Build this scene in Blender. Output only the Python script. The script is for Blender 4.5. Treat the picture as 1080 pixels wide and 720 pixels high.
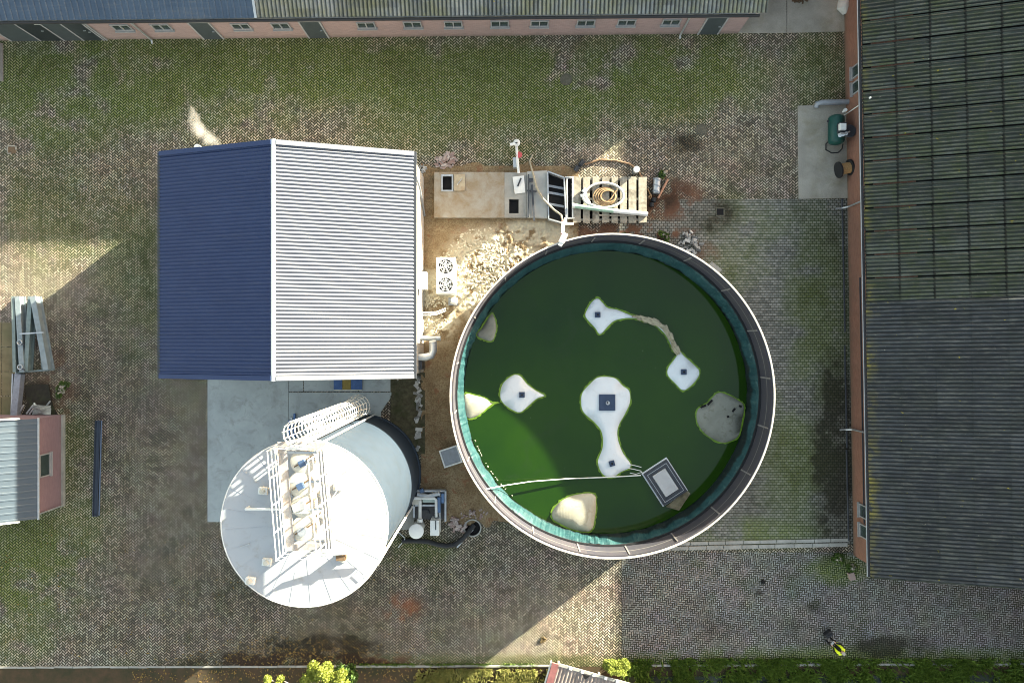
import bpy, bmesh, math, random
import numpy as np
from mathutils import Vector, Matrix

# ------------------------------------------------------------------ camera, light
random.seed(7)
rng = np.random.default_rng(7)
for o in list(bpy.data.objects):
    bpy.data.objects.remove(o)
sc = bpy.context.scene
COL = sc.collection
R = math.radians
H = 36.0                       # drone height in metres
K = 0.05                       # metres per photo pixel on the ground

cam = bpy.data.cameras.new('camera')
cam.sensor_width = 36
cam.lens = 24
cam.clip_end = 2000
cam_o = bpy.data.objects.new('camera', cam)
COL.objects.link(cam_o)
cam_o.location = (0, 0, H)
cam_o.rotation_euler = (0, 0, 0)
sc.camera = cam_o

SUN_EL = R(11.5)
SH = Vector((0.797, 0.604, 0)).normalized()
SUN_DIR = Vector((SH.x * math.cos(SUN_EL), SH.y * math.cos(SUN_EL), math.sin(SUN_EL)))
world = bpy.data.worlds.new('World')
sc.world = world
world.use_nodes = True
wn = world.node_tree.nodes
wl = world.node_tree.links
bg = wn['Background']
sky = wn.new('ShaderNodeTexSky')
sky.sky_type = 'NISHITA'
sky.sun_disc = False
sky.sun_elevation = SUN_EL
sky.sun_rotation = math.atan2(SH.x, SH.y)
tint = wn.new('ShaderNodeMix')
tint.data_type = 'RGBA'
tint.blend_type = 'MULTIPLY'
tint.inputs[0].default_value = 1.0
tint.inputs[7].default_value = (1.28, 1.0, 0.74, 1)      # white balance of the camera: shade reads neutral
wl.new(sky.outputs[0], tint.inputs[6])
wl.new(tint.outputs[2], bg.inputs[0])
bg.inputs[1].default_value = 0.10
sun = bpy.data.lights.new('sun', 'SUN')
sun.energy = 4.6
sun.angle = R(0.5)
sun.color = (1.0, 0.95, 0.74)
sun_o = bpy.data.objects.new('sun', sun)
COL.objects.link(sun_o)
sun_o.rotation_euler = SUN_DIR.to_track_quat('Z', 'Y').to_euler()
sun_o.location = (40, 30, 30)

sc.view_settings.view_transform = 'Standard'
sc.view_settings.look = 'None'
sc.view_settings.gamma = 1
sc.view_settings.exposure = 3.1
sc.cycles.max_bounces = 6
sc.cycles.volume_step_rate = 1.0
sc.cycles.pixel_filter_type = 'BLACKMAN_HARRIS'
sc.cycles.filter_width = 1.0


# ------------------------------------------------------------------ helpers
def W(px, py, z=0.0):
    """photo pixel measured at a known height -> world point"""
    s = K * (H - z) / H
    return Vector(((px - 540) * s, (360 - py) * s, z))


WM = {}                          # object -> world matrix of its owner frame


def tag(o, label=None, cat=None, group=None, kind=None):
    if label: o['label'] = label
    if cat: o['category'] = cat
    if group: o['group'] = group
    if kind: o['kind'] = kind
    return o


def thing(name, loc, label, cat, group=None, rz=0.0):
    o = bpy.data.objects.new(name, None)
    COL.objects.link(o)
    o.empty_display_size = 0.3
    o.location = loc
    o.rotation_euler = (0, 0, rz)
    WM[o] = Matrix.Translation(Vector(loc)) @ Matrix.Rotation(rz, 4, 'Z')
    return tag(o, label, cat, group)


class MB:
    def __init__(self):
        self.v = []
        self.f = []

    def add(self, vs, fs):
        n = len(self.v)
        self.v.extend([Vector(p) for p in vs])
        self.f.extend([[i + n for i in f] for f in fs])
        return self

    def box(self, c, s, rz=0.0, M=None):
        c = Vector(c); hx, hy, hz = s[0] / 2, s[1] / 2, s[2] / 2
        m = M or Matrix.Rotation(rz, 3, 'Z')
        vs = [c + m @ Vector((x, y, z)) for x in (-hx, hx) for y in (-hy, hy) for z in (-hz, hz)]
        return self.add(vs, [(0, 1, 3, 2), (4, 6, 7, 5), (0, 4, 5, 1), (2, 3, 7, 6), (0, 2, 6, 4), (1, 5, 7, 3)])

    def bar(self, p0, p1, w, h, up=(0, 0, 1)):
        p0 = Vector(p0); p1 = Vector(p1)
        d = (p1 - p0); L = d.length; d.normalize()
        u = Vector(up)
        if abs(d.dot(u)) > 0.98: u = Vector((1, 0, 0))
        s = d.cross(u).normalized(); t = s.cross(d)
        m = Matrix((d, s, t)).transposed()
        return self.box((p0 + p1) / 2, (L, w, h), M=m)

    def prism(self, poly, z0, z1):
        n = len(poly)
        a = sum(poly[i][0] * poly[(i + 1) % n][1] - poly[(i + 1) % n][0] * poly[i][1] for i in range(n))
        if a < 0: poly = list(reversed(poly))
        vs = [(p[0], p[1], z0) for p in poly] + [(p[0], p[1], z1) for p in poly]
        fs = [list(range(n))[::-1], list(range(n, 2 * n))]
        fs += [(i, (i + 1) % n, n + (i + 1) % n, n + i) for i in range(n)]
        return self.add(vs, fs)

    def extrude(self, pts, d):
        """closed planar 3D polygon swept by vector d"""
        n = len(pts); d = Vector(d)
        vs = [Vector(p) for p in pts] + [Vector(p) + d for p in pts]
        fs = [list(range(n)), list(range(n, 2 * n))[::-1]]
        fs += [(i, n + i, n + (i + 1) % n, (i + 1) % n) for i in range(n)]
        return self.add(vs, fs)

    def lathe(self, prof, c=(0, 0), n=48, cap0=True, cap1=True, z=0.0):
        vs = []; fs = []
        for (r, zz) in prof:
            for i in range(n):
                a = 2 * math.pi * i / n
                vs.append((c[0] + r * math.cos(a), c[1] + r * math.sin(a), z + zz))
        m = len(prof)
        for k in range(m - 1):
            for i in range(n):
                j = (i + 1) % n
                fs.append((k * n + i, k * n + j, (k + 1) * n + j, (k + 1) * n + i))
        if cap0: fs.append(list(range(n))[::-1])
        if cap1: fs.append(list(range((m - 1) * n, m * n)))
        return self.add(vs, fs)

    def cyl(self, p0, p1, r0, r1=None, n=12, caps=True):
        return self.tube([p0, p1], [r0, r0 if r1 is None else r1], n, caps)

    def tube(self, path, r, n=8, caps=True, closed=False):
        P = [Vector(p) for p in path]
        rs = r if isinstance(r, (list, tuple)) else [r] * len(P)
        T = []
        m = len(P)
        for i in range(m):
            if closed:
                t = P[(i + 1) % m] - P[(i - 1) % m]
            else:
                t = P[min(i + 1, m - 1)] - P[max(i - 1, 0)]
            T.append(t.normalized())
        u = Vector((0, 0, 1))
        if abs(T[0].dot(u)) > 0.9: u = Vector((1, 0, 0))
        s = T[0].cross(u).normalized()
        vs = []; fs = []
        for i in range(m):
            s = (s - T[i] * s.dot(T[i])).normalized()
            t = T[i].cross(s)
            for k in range(n):
                a = 2 * math.pi * k / n
                vs.append(P[i] + (s * math.cos(a) + t * math.sin(a)) * rs[i])
        for i in range(m if closed else m - 1):
            b = (i + 1) % m
            for k in range(n):
                l = (k + 1) % n
                fs.append((i * n + k, b * n + k, b * n + l, i * n + l))
        if caps and not closed:
            fs.append(list(range(n))[::-1]); fs.append(list(range((m - 1) * n, m * n)))
        return self.add(vs, fs)

    def grid(self, P):
        """P: [nu][nv] points"""
        nu = len(P); nv = len(P[0])
        vs = [p for row in P for p in row]
        fs = [(i * nv + j, (i + 1) * nv + j, (i + 1) * nv + j + 1, i * nv + j + 1) for i in range(nu - 1) for j in range(nv - 1)]
        return self.add(vs, fs)

    def build(self, name, mat, parent=None, local=False, smooth=False, solid=0.0, bevel=0.0):
        me = bpy.data.meshes.new(name)
        vs = self.v
        if parent is not None and not local:
            inv = WM[parent].inverted()
            vs = [inv @ p for p in vs]
        me.from_pydata([tuple(p) for p in vs], [], self.f)
        me.update()
        bm = bmesh.new(); bm.from_mesh(me)
        bmesh.ops.recalc_face_normals(bm, faces=bm.faces)
        bm.to_mesh(me); bm.free()
        if smooth is not False:
            me.shade_smooth()
            if smooth is not True:
                me.set_sharp_from_angle(angle=R(smooth))
        me.materials.append(mat)
        o = bpy.data.objects.new(name, me)
        COL.objects.link(o)
        if parent is not None:
            o.parent = parent
            WM[o] = WM[parent]
        else:
            WM[o] = Matrix.Identity(4)
        if solid:
            m = o.modifiers.new('thickness', 'SOLIDIFY'); m.thickness = abs(solid); m.offset = -1 if solid > 0 else 1
        if bevel:
            m = o.modifiers.new('bevel', 'BEVEL'); m.width = bevel; m.segments = 2; m.limit_method = 'ANGLE'
        return o


def copy_tree(o, parent=None):
    c = o.copy(); COL.objects.link(c); c.parent = parent
    WM[c] = WM[o]
    for ch in list(o.children): copy_tree(ch, c)
    return c


def set_loc(root, loc, rz=0.0):
    root.location = loc; root.rotation_euler = (0, 0, rz)


# ---- shader building
class NT:
    def __init__(self, name):
        self.mat = bpy.data.materials.new(name)
        self.mat.use_nodes = True
        self.t = self.mat.node_tree
        self.b = self.t.nodes['Principled BSDF']
        self.b.inputs['Specular IOR Level'].default_value = 0.3

    def n(self, typ, **kw):
        nd = self.t.nodes.new(typ)
        for k, v in kw.items(): setattr(nd, k, v)
        return nd

    def link(self, a, b): self.t.links.new(a, b)

    def put(self, sock, val):
        if isinstance(val, (int, float)): sock.default_value = val
        elif isinstance(val, (tuple, list)):
            sock.default_value = (tuple(val) + (1,)) if len(val) == 3 and sock.type == 'RGBA' else tuple(val)
        else: self.link(val, sock)

    def m(self, op, a, b=0.0, c=None, clamp=False):
        nd = self.n('ShaderNodeMath', operation=op, use_clamp=clamp)
        self.put(nd.inputs[0], a)
        if len(nd.inputs) > 1: self.put(nd.inputs[1], b)
        if c is not None: self.put(nd.inputs[2], c)
        return nd.outputs[0]

    def pos(self, kind='Object'):
        return self.n('ShaderNodeTexCoord').outputs[kind]

    def noise(self, scale, detail=4, rough=0.55, vec=None, dist=0.0):
        nd = self.n('ShaderNodeTexNoise')
        nd.inputs['Scale'].default_value = scale; nd.inputs['Detail'].default_value = detail
        nd.inputs['Roughness'].default_value = rough; nd.inputs['Distortion'].default_value = dist
        self.link(vec if vec is not None else self.pos(), nd.inputs['Vector'])
        return nd.outputs['Fac']

    def ramp(self, fac, a, b, lo=0.0, hi=1.0):
        nd = self.n('ShaderNodeMapRange')
        nd.clamp = True
        self.put(nd.inputs[0], fac)
        nd.inputs[1].default_value = a; nd.inputs[2].default_value = b
        nd.inputs[3].default_value = lo; nd.inputs[4].default_value = hi
        return nd.outputs[0]

    def mix(self, fac, a, b, blend='MIX'):
        nd = self.n('ShaderNodeMix', data_type='RGBA', blend_type=blend)
        self.put(nd.inputs[0], fac); self.put(nd.inputs[6], a); self.put(nd.inputs[7], b)
        return nd.outputs[2]

    def attr(self, name):
        return self.n('ShaderNodeAttribute', attribute_name=name).outputs['Fac']

    def xyz(self, vec):
        nd = self.n('ShaderNodeSeparateXYZ'); self.link(vec, nd.inputs[0]); return nd.outputs

    def comb(self, x, y, z=0.0):
        nd = self.n('ShaderNodeCombineXYZ')
        self.put(nd.inputs[0], x); self.put(nd.inputs[1], y); self.put(nd.inputs[2], z); return nd.outputs[0]

    def white(self, vec):
        nd = self.n('ShaderNodeTexWhiteNoise', noise_dimensions='3D'); self.link(vec, nd.inputs[0]); return nd.outputs[0]

    def bump(self, h, strength=0.5, dist=0.02):
        nd = self.n('ShaderNodeBump'); nd.inputs['Strength'].default_value = strength
        nd.inputs['Distance'].default_value = dist
        self.link(h, nd.inputs['Height']); self.link(nd.outputs[0], self.b.inputs['Normal'])

    def out(self, col, rough=0.8, metal=0.0, spec=None):
        self.put(self.b.inputs['Base Color'], col)
        self.put(self.b.inputs['Roughness'], rough)
        self.put(self.b.inputs['Metallic'], metal)
        if spec is not None: self.b.inputs['Specular IOR Level'].default_value = spec
        return self.mat


def plain(name, col, rough=0.7, metal=0.0, var=0.18, scale=6.0, dirt=None, dirt_amt=0.5, spec=None, bump=0.0):
    """a base colour with uneven wear"""
    t = NT(name)
    f = t.ramp(t.noise(scale, 5, 0.6), 0.3, 0.7, 1 - var, 1 + var)
    c = t.mix(1.0, col, t.comb(f, f, f), 'MULTIPLY')
    if dirt is not None:
        g = t.ramp(t.noise(scale * 0.35, 6, 0.65, dist=0.4), 0.5, 0.68, 0, dirt_amt)
        c = t.mix(g, c, dirt)
    if bump: t.bump(t.noise(scale * 8, 3), bump, 0.01)
    return t.out(c, rough, metal, spec)


M = {}
M['white_steel'] = plain('white_steel', (0.62, 0.63, 0.62), 0.45, 0, 0.06, 3, (0.32, 0.29, 0.22), 0.25)
M['galv'] = plain('galvanised_steel', (0.42, 0.44, 0.46), 0.42, 0.6, 0.15, 5)
M['grey_steel'] = plain('grey_steel', (0.23, 0.25, 0.28), 0.5, 0.2, 0.15, 5)
M['dark_steel'] = plain('dark_steel', (0.035, 0.04, 0.05), 0.5, 0.0, 0.2, 5)
M['black_rubber'] = plain('black_rubber', (0.016, 0.017, 0.02), 0.6, 0, 0.2, 5)
M['void'] = plain('dark_void', (0.006, 0.006, 0.007), 0.9, 0, 0.1, 3)
M['navy'] = plain('navy_sheet', (0.028, 0.045, 0.085), 0.45, 0, 0.12, 4)
M['blue_pipe'] = plain('blue_grey_pipe', (0.04, 0.05, 0.07), 0.45, 0, 0.15, 5)
M['concrete'] = plain('concrete', (0.27, 0.265, 0.245), 0.9, 0, 0.22, 1.6, (0.17, 0.165, 0.15), 0.55, bump=0.2)
M['timber'] = plain('weathered_timber', (0.27, 0.245, 0.2), 0.85, 0, 0.3, 5, (0.1, 0.085, 0.065), 0.75)
M['glass'] = plain('dark_glass', (0.03, 0.045, 0.045), 0.12, 0, 0.3, 2, spec=0.5)
M['frame_paint'] = plain('window_paint', (0.26, 0.26, 0.27), 0.6, 0, 0.1, 6)
M['door_paint'] = plain('dark_door_paint', (0.045, 0.055, 0.062), 0.5, 0, 0.12, 3)
M['cream'] = plain('cream_hatch', (0.48, 0.46, 0.40), 0.6, 0, 0.12, 6, (0.3, 0.24, 0.14), 0.3)
M['rust'] = plain('rusty_steel', (0.13, 0.085, 0.05), 0.85, 0, 0.3, 12)
M['motor_blue'] = plain('motor_blue_paint', (0.05, 0.085, 0.16), 0.45)
M['green_paint'] = plain('green_tank_paint', (0.008, 0.052, 0.045), 0.45, 0, 0.15, 5)
M['pink_trim'] = plain('pink_painted_board', (0.24, 0.095, 0.09), 0.7, 0, 0.2, 4)

# ------------------------------------------------------------------ paving masks
yy0, xx0 = 0, 0


def vnoise(X, Y, seed):
    r = np.random.default_rng(seed)
    T = r.random((256, 256))
    xi = np.floor(X).astype(int); yi = np.floor(Y).astype(int)
    fx = X - xi; fy = Y - yi
    fx = fx * fx * (3 - 2 * fx); fy = fy * fy * (3 - 2 * fy)
    g = lambda a, b: T[a % 256, b % 256]
    return (g(xi, yi) * (1 - fx) + g(xi + 1, yi) * fx) * (1 - fy) + (g(xi, yi + 1) * (1 - fx) + g(xi + 1, yi + 1) * fx) * fy


def fbm(X, Y, scale, seed, octv=5):
    v = np.zeros_like(X); a = 1; tot = 0
    for k in range(octv):
        v += a * vnoise(X * scale * 2 ** k + 17 * k, Y * scale * 2 ** k + 31 * k, seed + k)
        tot += a; a *= 0.55
    return v / tot


def sst(x, a, b):
    t = np.clip((x - a) / (b - a), 0, 1)
    return t * t * (3 - 2 * t)


def blob(PX, PY, cx, cy, rx, ry, soft=0.6):
    d = np.sqrt(((PX - cx) / rx) ** 2 + ((PY - cy) / ry) ** 2)
    return 1 - sst(d, 1 - soft, 1 + soft)


def masks(PX, PY):
    """moss, dark dirt, brown soil, rust: real wear of the yard, mapped once over the ground"""
    n1 = fbm(PX, PY, 1 / 70, 1); n2 = fbm(PX, PY, 1 / 22, 11); n3 = fbm(PX, PY, 1 / 8, 21)
    # moss
    b = np.zeros_like(PX)
    for (cx, cy, rx, ry, a) in [(120, 85, 140, 46, 1.0), (330, 75, 180, 34, 1.0), (520, 90, 140, 42, 1.0), (700, 80, 95, 42, 1.0),
                                (60, 120, 70, 45, .7), (230, 95, 100, 45, .6), (590, 118, 90, 30, .6), (460, 120, 90, 40, .55), (20, 600, 65, 60, .95), (70, 560, 50, 40, .5),
                                (20, 650, 50, 50, .5), (130, 260, 45, 70, .35), (60, 230, 50, 60, .45), (150, 330, 30, 60, .3), (860, 70, 35, 50, .4), (740, 60, 50, 30, .6),
                                (570, 700, 400, 10, .5), (900, 700, 220, 16, .9), (430, 580, 40, 15, .6), (70, 480, 30, 50, .5), (200, 150, 60, 30, .25),
                                (885, 600, 30, 14, .8), (862, 330, 34, 110, .55), (800, 240, 60, 30, .3), (840, 480, 40, 80, .5), (790, 560, 80, 16, .6), (770, 280, 40, 30, .35), (830, 560, 40, 20, .4), (540, 160, 50, 16, .3)]:
        b = np.maximum(b, a * blob(PX, PY, cx, cy, rx, ry, .65))
    moss = np.clip(b * 1.3 * sst(n1 * .45 + n2 * .55, .25, .52) + .22 * sst(n2, .52, .75) * sst(n1, .4, .6), 0, 1)
    # dark dirt
    d = np.zeros_like(PX)
    for (cx, cy, rx, ry, a) in [(880, 475, 24, 100, 1.0), (868, 300, 40, 90, .3), (800, 500, 60, 50, .25), (722, 153, 14, 11, .6), (330, 683, 75, 16, .95), (300, 700, 120, 14, .95), (520, 706, 150, 5, .4), (945, 682, 45, 12, .7),
                                (752, 228, 26, 18, .6), (40, 415, 18, 14, .8), (120, 360, 70, 120, .25), (280, 620, 220, 90, .25), (700, 205, 24, 16, .6), (40, 470, 20, 20, .3), (110, 200, 70, 60, .2),
                                (860, 640, 10, 6, .4), (800, 625, 4, 3, .6), (790, 660, 90, 10, .25), (660, 255, 60, 8, .7), (690, 700, 300, 8, .4)]:
        d = np.maximum(d, a * blob(PX, PY, cx, cy, rx, ry, .5) * (.55 + .9 * sst(n2 * .5 + n3 * .5, .3, .62)))
    dirt = np.clip(d + .3 * sst(n2, .55, .8), 0, 1)
    # brown soil spread over the stones
    s = np.zeros_like(PX)
    for (cx, cy, rx, ry, a) in [(700, 210, 48, 24, .85), (660, 245, 80, 10, .95), (540, 172, 60, 6, .4), (480, 168, 30, 12, .5), (735, 268, 30, 18, .6), (60, 410, 28, 55, .55),
                                (500, 545, 30, 14, .7), (330, 698, 130, 12, .9), (350, 680, 60, 10, .5), (120, 300, 50, 60, .2), (757, 225, 24, 20, .4), (250, 140, 60, 16, .3)]:
        s = np.maximum(s, a * blob(PX, PY, cx, cy, rx, ry, .6) * sst(n2 * .5 + n3 * .5, .28, .58))
    r = blob(PX, PY, 425, 642, 16, 13, .9) * sst(n3 * .6 + n2 * .4, .3, .62)
    # pale trodden stone, plus sunlit patches of the yard brightened into the mask
    w = np.zeros_like(PX)
    for (cx, cy, rx, ry, a) in [(790, 130, 90, 70, .45), (330, 170, 200, 25, .4), (590, 650, 80, 60, .8), (720, 610, 70, 25, .5), (30, 230, 25, 60, .4), (760, 260, 40, 60, .5), (40, 300, 90, 45, .8), (635, 168, 36, 26, 1.0)]:
        w = np.maximum(w, a * blob(PX, PY, cx, cy, rx, ry, .8) * (.5 + n1))
    return dict(moss=moss, dirt=dirt, soil=np.clip(s, 0, 1), rust=np.clip(r, 0, 1), worn=np.clip(w, 0, 1))


def sheet(name, xs, ys, z, mat, mask=True, keep=None, height=None):
    X, Y = np.meshgrid(xs, ys)
    nx, ny = len(xs), len(ys)
    Z = np.full_like(X, z) if height is None else height(X, Y) + z
    co = np.stack([X, Y, Z], -1).reshape(-1, 3)
    idx = np.arange(nx * ny).reshape(ny, nx)
    q = np.stack([idx[:-1, :-1], idx[:-1, 1:], idx[1:, 1:], idx[1:, :-1]], -1).reshape(-1, 4)
    if keep is not None:
        cx = (X[:-1, :-1] + X[1:, 1:]) / 2; cy = (Y[:-1, :-1] + Y[1:, 1:]) / 2
        q = q[keep(540 + cx / K, 360 - cy / K).reshape(-1)]
    me = bpy.data.meshes.new(name)
    me.vertices.add(len(co)); me.vertices.foreach_set('co', co.ravel())
    me.loops.add(q.size); me.loops.foreach_set('vertex_index', q.ravel())
    me.polygons.add(len(q)); me.polygons.foreach_set('loop_start', np.arange(0, q.size, 4)); me.polygons.foreach_set('loop_total', np.full(len(q), 4))
    me.update(); me.validate()
    if mask:
        for k, v in masks(540 + X / K, 360 - Y / K).items():
            a = me.attributes.new(k, 'FLOAT', 'POINT'); a.data.foreach_set('value', v.ravel().astype(np.float32))
    me.materials.append(mat)
    me.shade_smooth()
    o = bpy.data.objects.new(name, me); COL.objects.link(o)
    WM[o] = Matrix.Identity(4)
    return o


def wear_layers(t, stone, joint_fac):
    """moss, dirt, soil and rust over a stone colour; joints collect the growth first"""
    moss = t.attr('moss'); dirt = t.attr('dirt'); soil = t.attr('soil'); rust = t.attr('rust'); worn = t.attr('worn')
    fine = t.noise(9, 4, 0.7)
    stone = t.mix(t.m('MULTIPLY', worn, 0.5), stone, t.mix(1.0, stone, (1.5, 1.42, 1.36), 'MULTIPLY'))  # lightens worn stone and the painted sun patches
    joint = t.mix(t.ramp(moss, 0.02, 0.4), (0.026, 0.023, 0.016), (0.022, 0.036, 0.006))
    joint = t.mix(t.m('MULTIPLY', t.ramp(worn, 0.45, 0.95), 0.5), joint, (0.15, 0.13, 0.09))
    ms = t.m('MULTIPLY', t.ramp(moss, 0.18, 0.95), t.ramp(fine, 0.3, 0.62, 0.35, 1.0))
    stone = t.mix(t.m('MULTIPLY', ms, 0.85), stone, (0.13, 0.165, 0.022))
    c = t.mix(joint_fac, stone, joint)
    sl = t.ramp(t.m('ADD', soil, t.m('MULTIPLY', t.m('SUBTRACT', fine, 0.5), 0.5)), 0.35, 0.75)
    c = t.mix(sl, c, (0.12, 0.06, 0.036))
    dd = t.m('MULTIPLY', dirt, t.ramp(fine, 0.28, 0.6, 0.6, 1.0))
    c = t.mix(dd, c, t.mix(1.0, c, (0.26, 0.235, 0.19), 'MULTIPLY'))
    c = t.mix(t.m('MULTIPLY', t.ramp(dirt, 0.75, 1.0), 0.45), c, (0.014, 0.014, 0.009))
    c = t.mix(t.m('MULTIPLY', rust, 0.8), c, (0.2, 0.055, 0.016))
    return c


def herring_mat(name, w=0.108, rot=-45.0, base=((0.115, 0.1, 0.078), (0.43, 0.38, 0.3)), tintc=(1, 1, 1)):
    t = NT(name)
    p = t.pos()
    ro = t.n('ShaderNodeVectorRotate', rotation_type='Z_AXIS'); t.link(p, ro.inputs['Vector']); ro.inputs['Angle'].default_value = R(rot)
    # the courses wander a little
    wob = t.n('ShaderNodeTexNoise'); wob.inputs['Scale'].default_value = 0.5; t.link(p, wob.inputs['Vector'])
    wv = t.n('ShaderNodeVectorMath', operation='MULTIPLY_ADD'); t.link(wob.outputs['Color'], wv.inputs[0]); wv.inputs[1].default_value = (0.22, 0.22, 0); t.link(ro.outputs[0], wv.inputs[2])
    x, y, _ = t.xyz(wv.outputs[0])
    x = t.m('MULTIPLY', x, 1 / w); y = t.m('MULTIPLY', y, 1 / w)
    i = t.m('FLOOR', x); j = t.m('FLOOR', y)
    fx = t.m('SUBTRACT', x, i); fy = t.m('SUBTRACT', y, j)
    k = t.m('FLOORED_MODULO', t.m('SUBTRACT', i, j), 4)
    k = t.m('ROUND', k)
    eq = lambda v: t.m('COMPARE', k, v, 0.1)
    k0, k1, k2, k3 = eq(0.0), eq(1.0), eq(2.0), eq(3.0)
    big = 9.0
    dl = t.m('ADD', fx, t.m('MULTIPLY', k1, big))
    dr = t.m('ADD', t.m('SUBTRACT', 1.0, fx), t.m('MULTIPLY', k0, big))
    db = t.m('ADD', fy, t.m('MULTIPLY', k2, big))
    dt = t.m('ADD', t.m('SUBTRACT', 1.0, fy), t.m('MULTIPLY', k3, big))
    d = t.m('MINIMUM', t.m('MINIMUM', dl, dr), t.m('MINIMUM', db, dt))
    jn = t.ramp(d, 0.13, 0.27, 1.0, 0.0)
    idx = t.comb(t.m('SUBTRACT', i, k1), t.m('SUBTRACT', j, k2), 3.0)
    rn = t.white(idx)
    st = t.mix(rn, base[0], base[1])
    # broad uneven patches of slightly darker stone
    st = t.mix(t.m('MULTIPLY', t.noise(0.25, 4), 0.5), st, t.mix(1.0, st, (0.8, 0.74, 0.72), 'MULTIPLY'))
    hue = t.n('ShaderNodeTexNoise'); hue.inputs['Scale'].default_value = 0.8; hue.inputs['Detail'].default_value = 5; hue.inputs['Roughness'].default_value = 0.7
    t.link(p, hue.inputs['Vector'])
    hv = t.n('ShaderNodeVectorMath', operation='MULTIPLY_ADD'); t.link(hue.outputs['Color'], hv.inputs[0]); hv.inputs[1].default_value = (0.55, 0.45, 0.6); hv.inputs[2].default_value = (0.73, 0.77, 0.68)
    st = t.mix(1.0, st, hv.outputs[0], 'MULTIPLY')
    st = t.mix(1.0, st, tintc, 'MULTIPLY')
    c = wear_layers(t, st, jn)
    t.bump(t.m('ADD', t.m('MULTIPLY', jn, -1.0), t.m('MULTIPLY', rn, 0.35)), 0.7, 0.012)
    return t.out(c, 0.88, spec=0.25)


def running_mat(name):
    t = NT(name)
    br = t.n('ShaderNodeTexBrick'); t.link(t.pos(), br.inputs['Vector'])
    br.inputs['Scale'].default_value = 1; br.inputs['Brick Width'].default_value = 0.21; br.inputs['Row Height'].default_value = 0.135
    br.inputs['Mortar Size'].default_value = 0.016; br.inputs['Mortar Smooth'].default_value = 0.2
    br.inputs['Color1'].default_value = (0.11, 0.112, 0.1, 1); br.inputs['Color2'].default_value = (0.215, 0.21, 0.19, 1)
    c = wear_layers(t, br.outputs['Color'], br.outputs['Fac'])
    t.bump(t.m('MULTIPLY', br.outputs['Fac'], -1.0), 0.6, 0.01)
    return t.out(c, 0.88)


def brick_wall_mat(name, c1, c2, mortar, dirt=(0.1, 0.08, 0.07)):
    t = NT(name)
    p = t.pos('Object')
    g = t.n('ShaderNodeNewGeometry')
    x, y, z = t.xyz(p)
    nx, ny, nz = t.xyz(g.outputs['Normal'])
    side = t.m('GREATER_THAN', t.m('ABSOLUTE', nx), 0.6)
    u = t.m('ADD', t.m('MULTIPLY', x, t.m('SUBTRACT', 1.0, side)), t.m('MULTIPLY', y, side))
    br = t.n('ShaderNodeTexBrick'); t.link(t.comb(u, z, 0.0), br.inputs['Vector'])
    br.inputs['Scale'].default_value = 1; br.inputs['Brick Width'].default_value = 0.22; br.inputs['Row Height'].default_value = 0.075
    br.inputs['Mortar Size'].default_value = 0.008
    br.inputs['Color1'].default_value = (*c1, 1); br.inputs['Color2'].default_value = (*c2, 1); br.inputs['Mortar'].default_value = (*mortar, 1)
    f = t.ramp(t.noise(0.7, 6, 0.65), 0.35, 0.7, 0.0, 0.5)
    c = t.mix(f, br.outputs['Color'], dirt)
    low = t.ramp(t.m('ADD', z, t.m('MULTIPLY', t.noise(2.0), 0.5)), 0.25, 0.6, 0.55, 0.0)
    c = t.mix(low, c, (0.075, 0.075, 0.05))
    return t.out(c, 0.9)


M['yard'] = herring_mat('herringbone_clinker')
M['yard_path'] = herring_mat('herringbone_clinker_grey', 0.108, 4.0, ((0.145, 0.14, 0.138), (0.28, 0.275, 0.268)))
M['side'] = running_mat('running_bond_clinker')
M['pink_brick'] = brick_wall_mat('pink_brick', (0.25, 0.165, 0.16), (0.31, 0.21, 0.205), (0.3, 0.245, 0.24), (0.21, 0.16, 0.16))
M['red_brick'] = brick_wall_mat('red_brick', (0.185, 0.082, 0.055), (0.245, 0.112, 0.08), (0.2, 0.13, 0.1), (0.12, 0.075, 0.06))
M['mauve_brick'] = brick_wall_mat('mauve_brick', (0.2, 0.122, 0.14), (0.235, 0.148, 0.165), (0.2, 0.15, 0.16), (0.16, 0.11, 0.125))

# ------------------------------------------------------------------ ground
tg = NT('field_soil')
gcol = tg.mix(tg.ramp(tg.noise(1.3, 6, 0.7), 0.35, 0.65), (0.03, 0.03, 0.014), (0.07, 0.042, 0.024))
M['field'] = tg.out(gcol, 0.95)
land = MB().grid([[(x, y, -0.012) for y in (-300, -60, 0, 60, 300)] for x in (-300, -60, 0, 60, 300)]).build('ground', M['field'])
tag(land, kind='structure')

gx = np.concatenate([[-90, -60, -40, -32], np.arange(-28, 28.01, 0.1), [32, 40, 60, 90]])
gy = np.concatenate([[-17.12], np.arange(-17.1, 18.8, 0.1), [22, 30, 50, 80]])
yard = sheet('yard_paving', gx, gy, 0.0, M['yard'])
tag(yard, kind='structure')

CB = Vector((95.4 * K, -51.8 * K))      # basin centre, world xy
CBP = (635.4, 411.8)


def in_side(PX, PY):
    lim = np.where(PX < 700, 232 + 0 * PX, 211 + 0 * PX)
    lower = 578.0 - (PX - 660) * 0.02
    d = np.hypot(PX - CBP[0], PY - CBP[1])
    return (PX > 652) & (PX < 900) & (PY > lim) & (PY < lower) & (d > 150)


side = sheet('side_paving', np.arange(5.0, 18.4, 0.1), np.arange(-11.2, 7.6, 0.1), 0.006, M['side'], keep=in_side)
tag(side, kind='structure')


def in_path(PX, PY):
    d = np.hypot(PX - CBP[0], PY - CBP[1])
    return (PX > 655) & (PX < 1400) & (PY > 582 - (PX - 660) * 0.02) & (PY < 702) & (d > 150)


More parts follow.
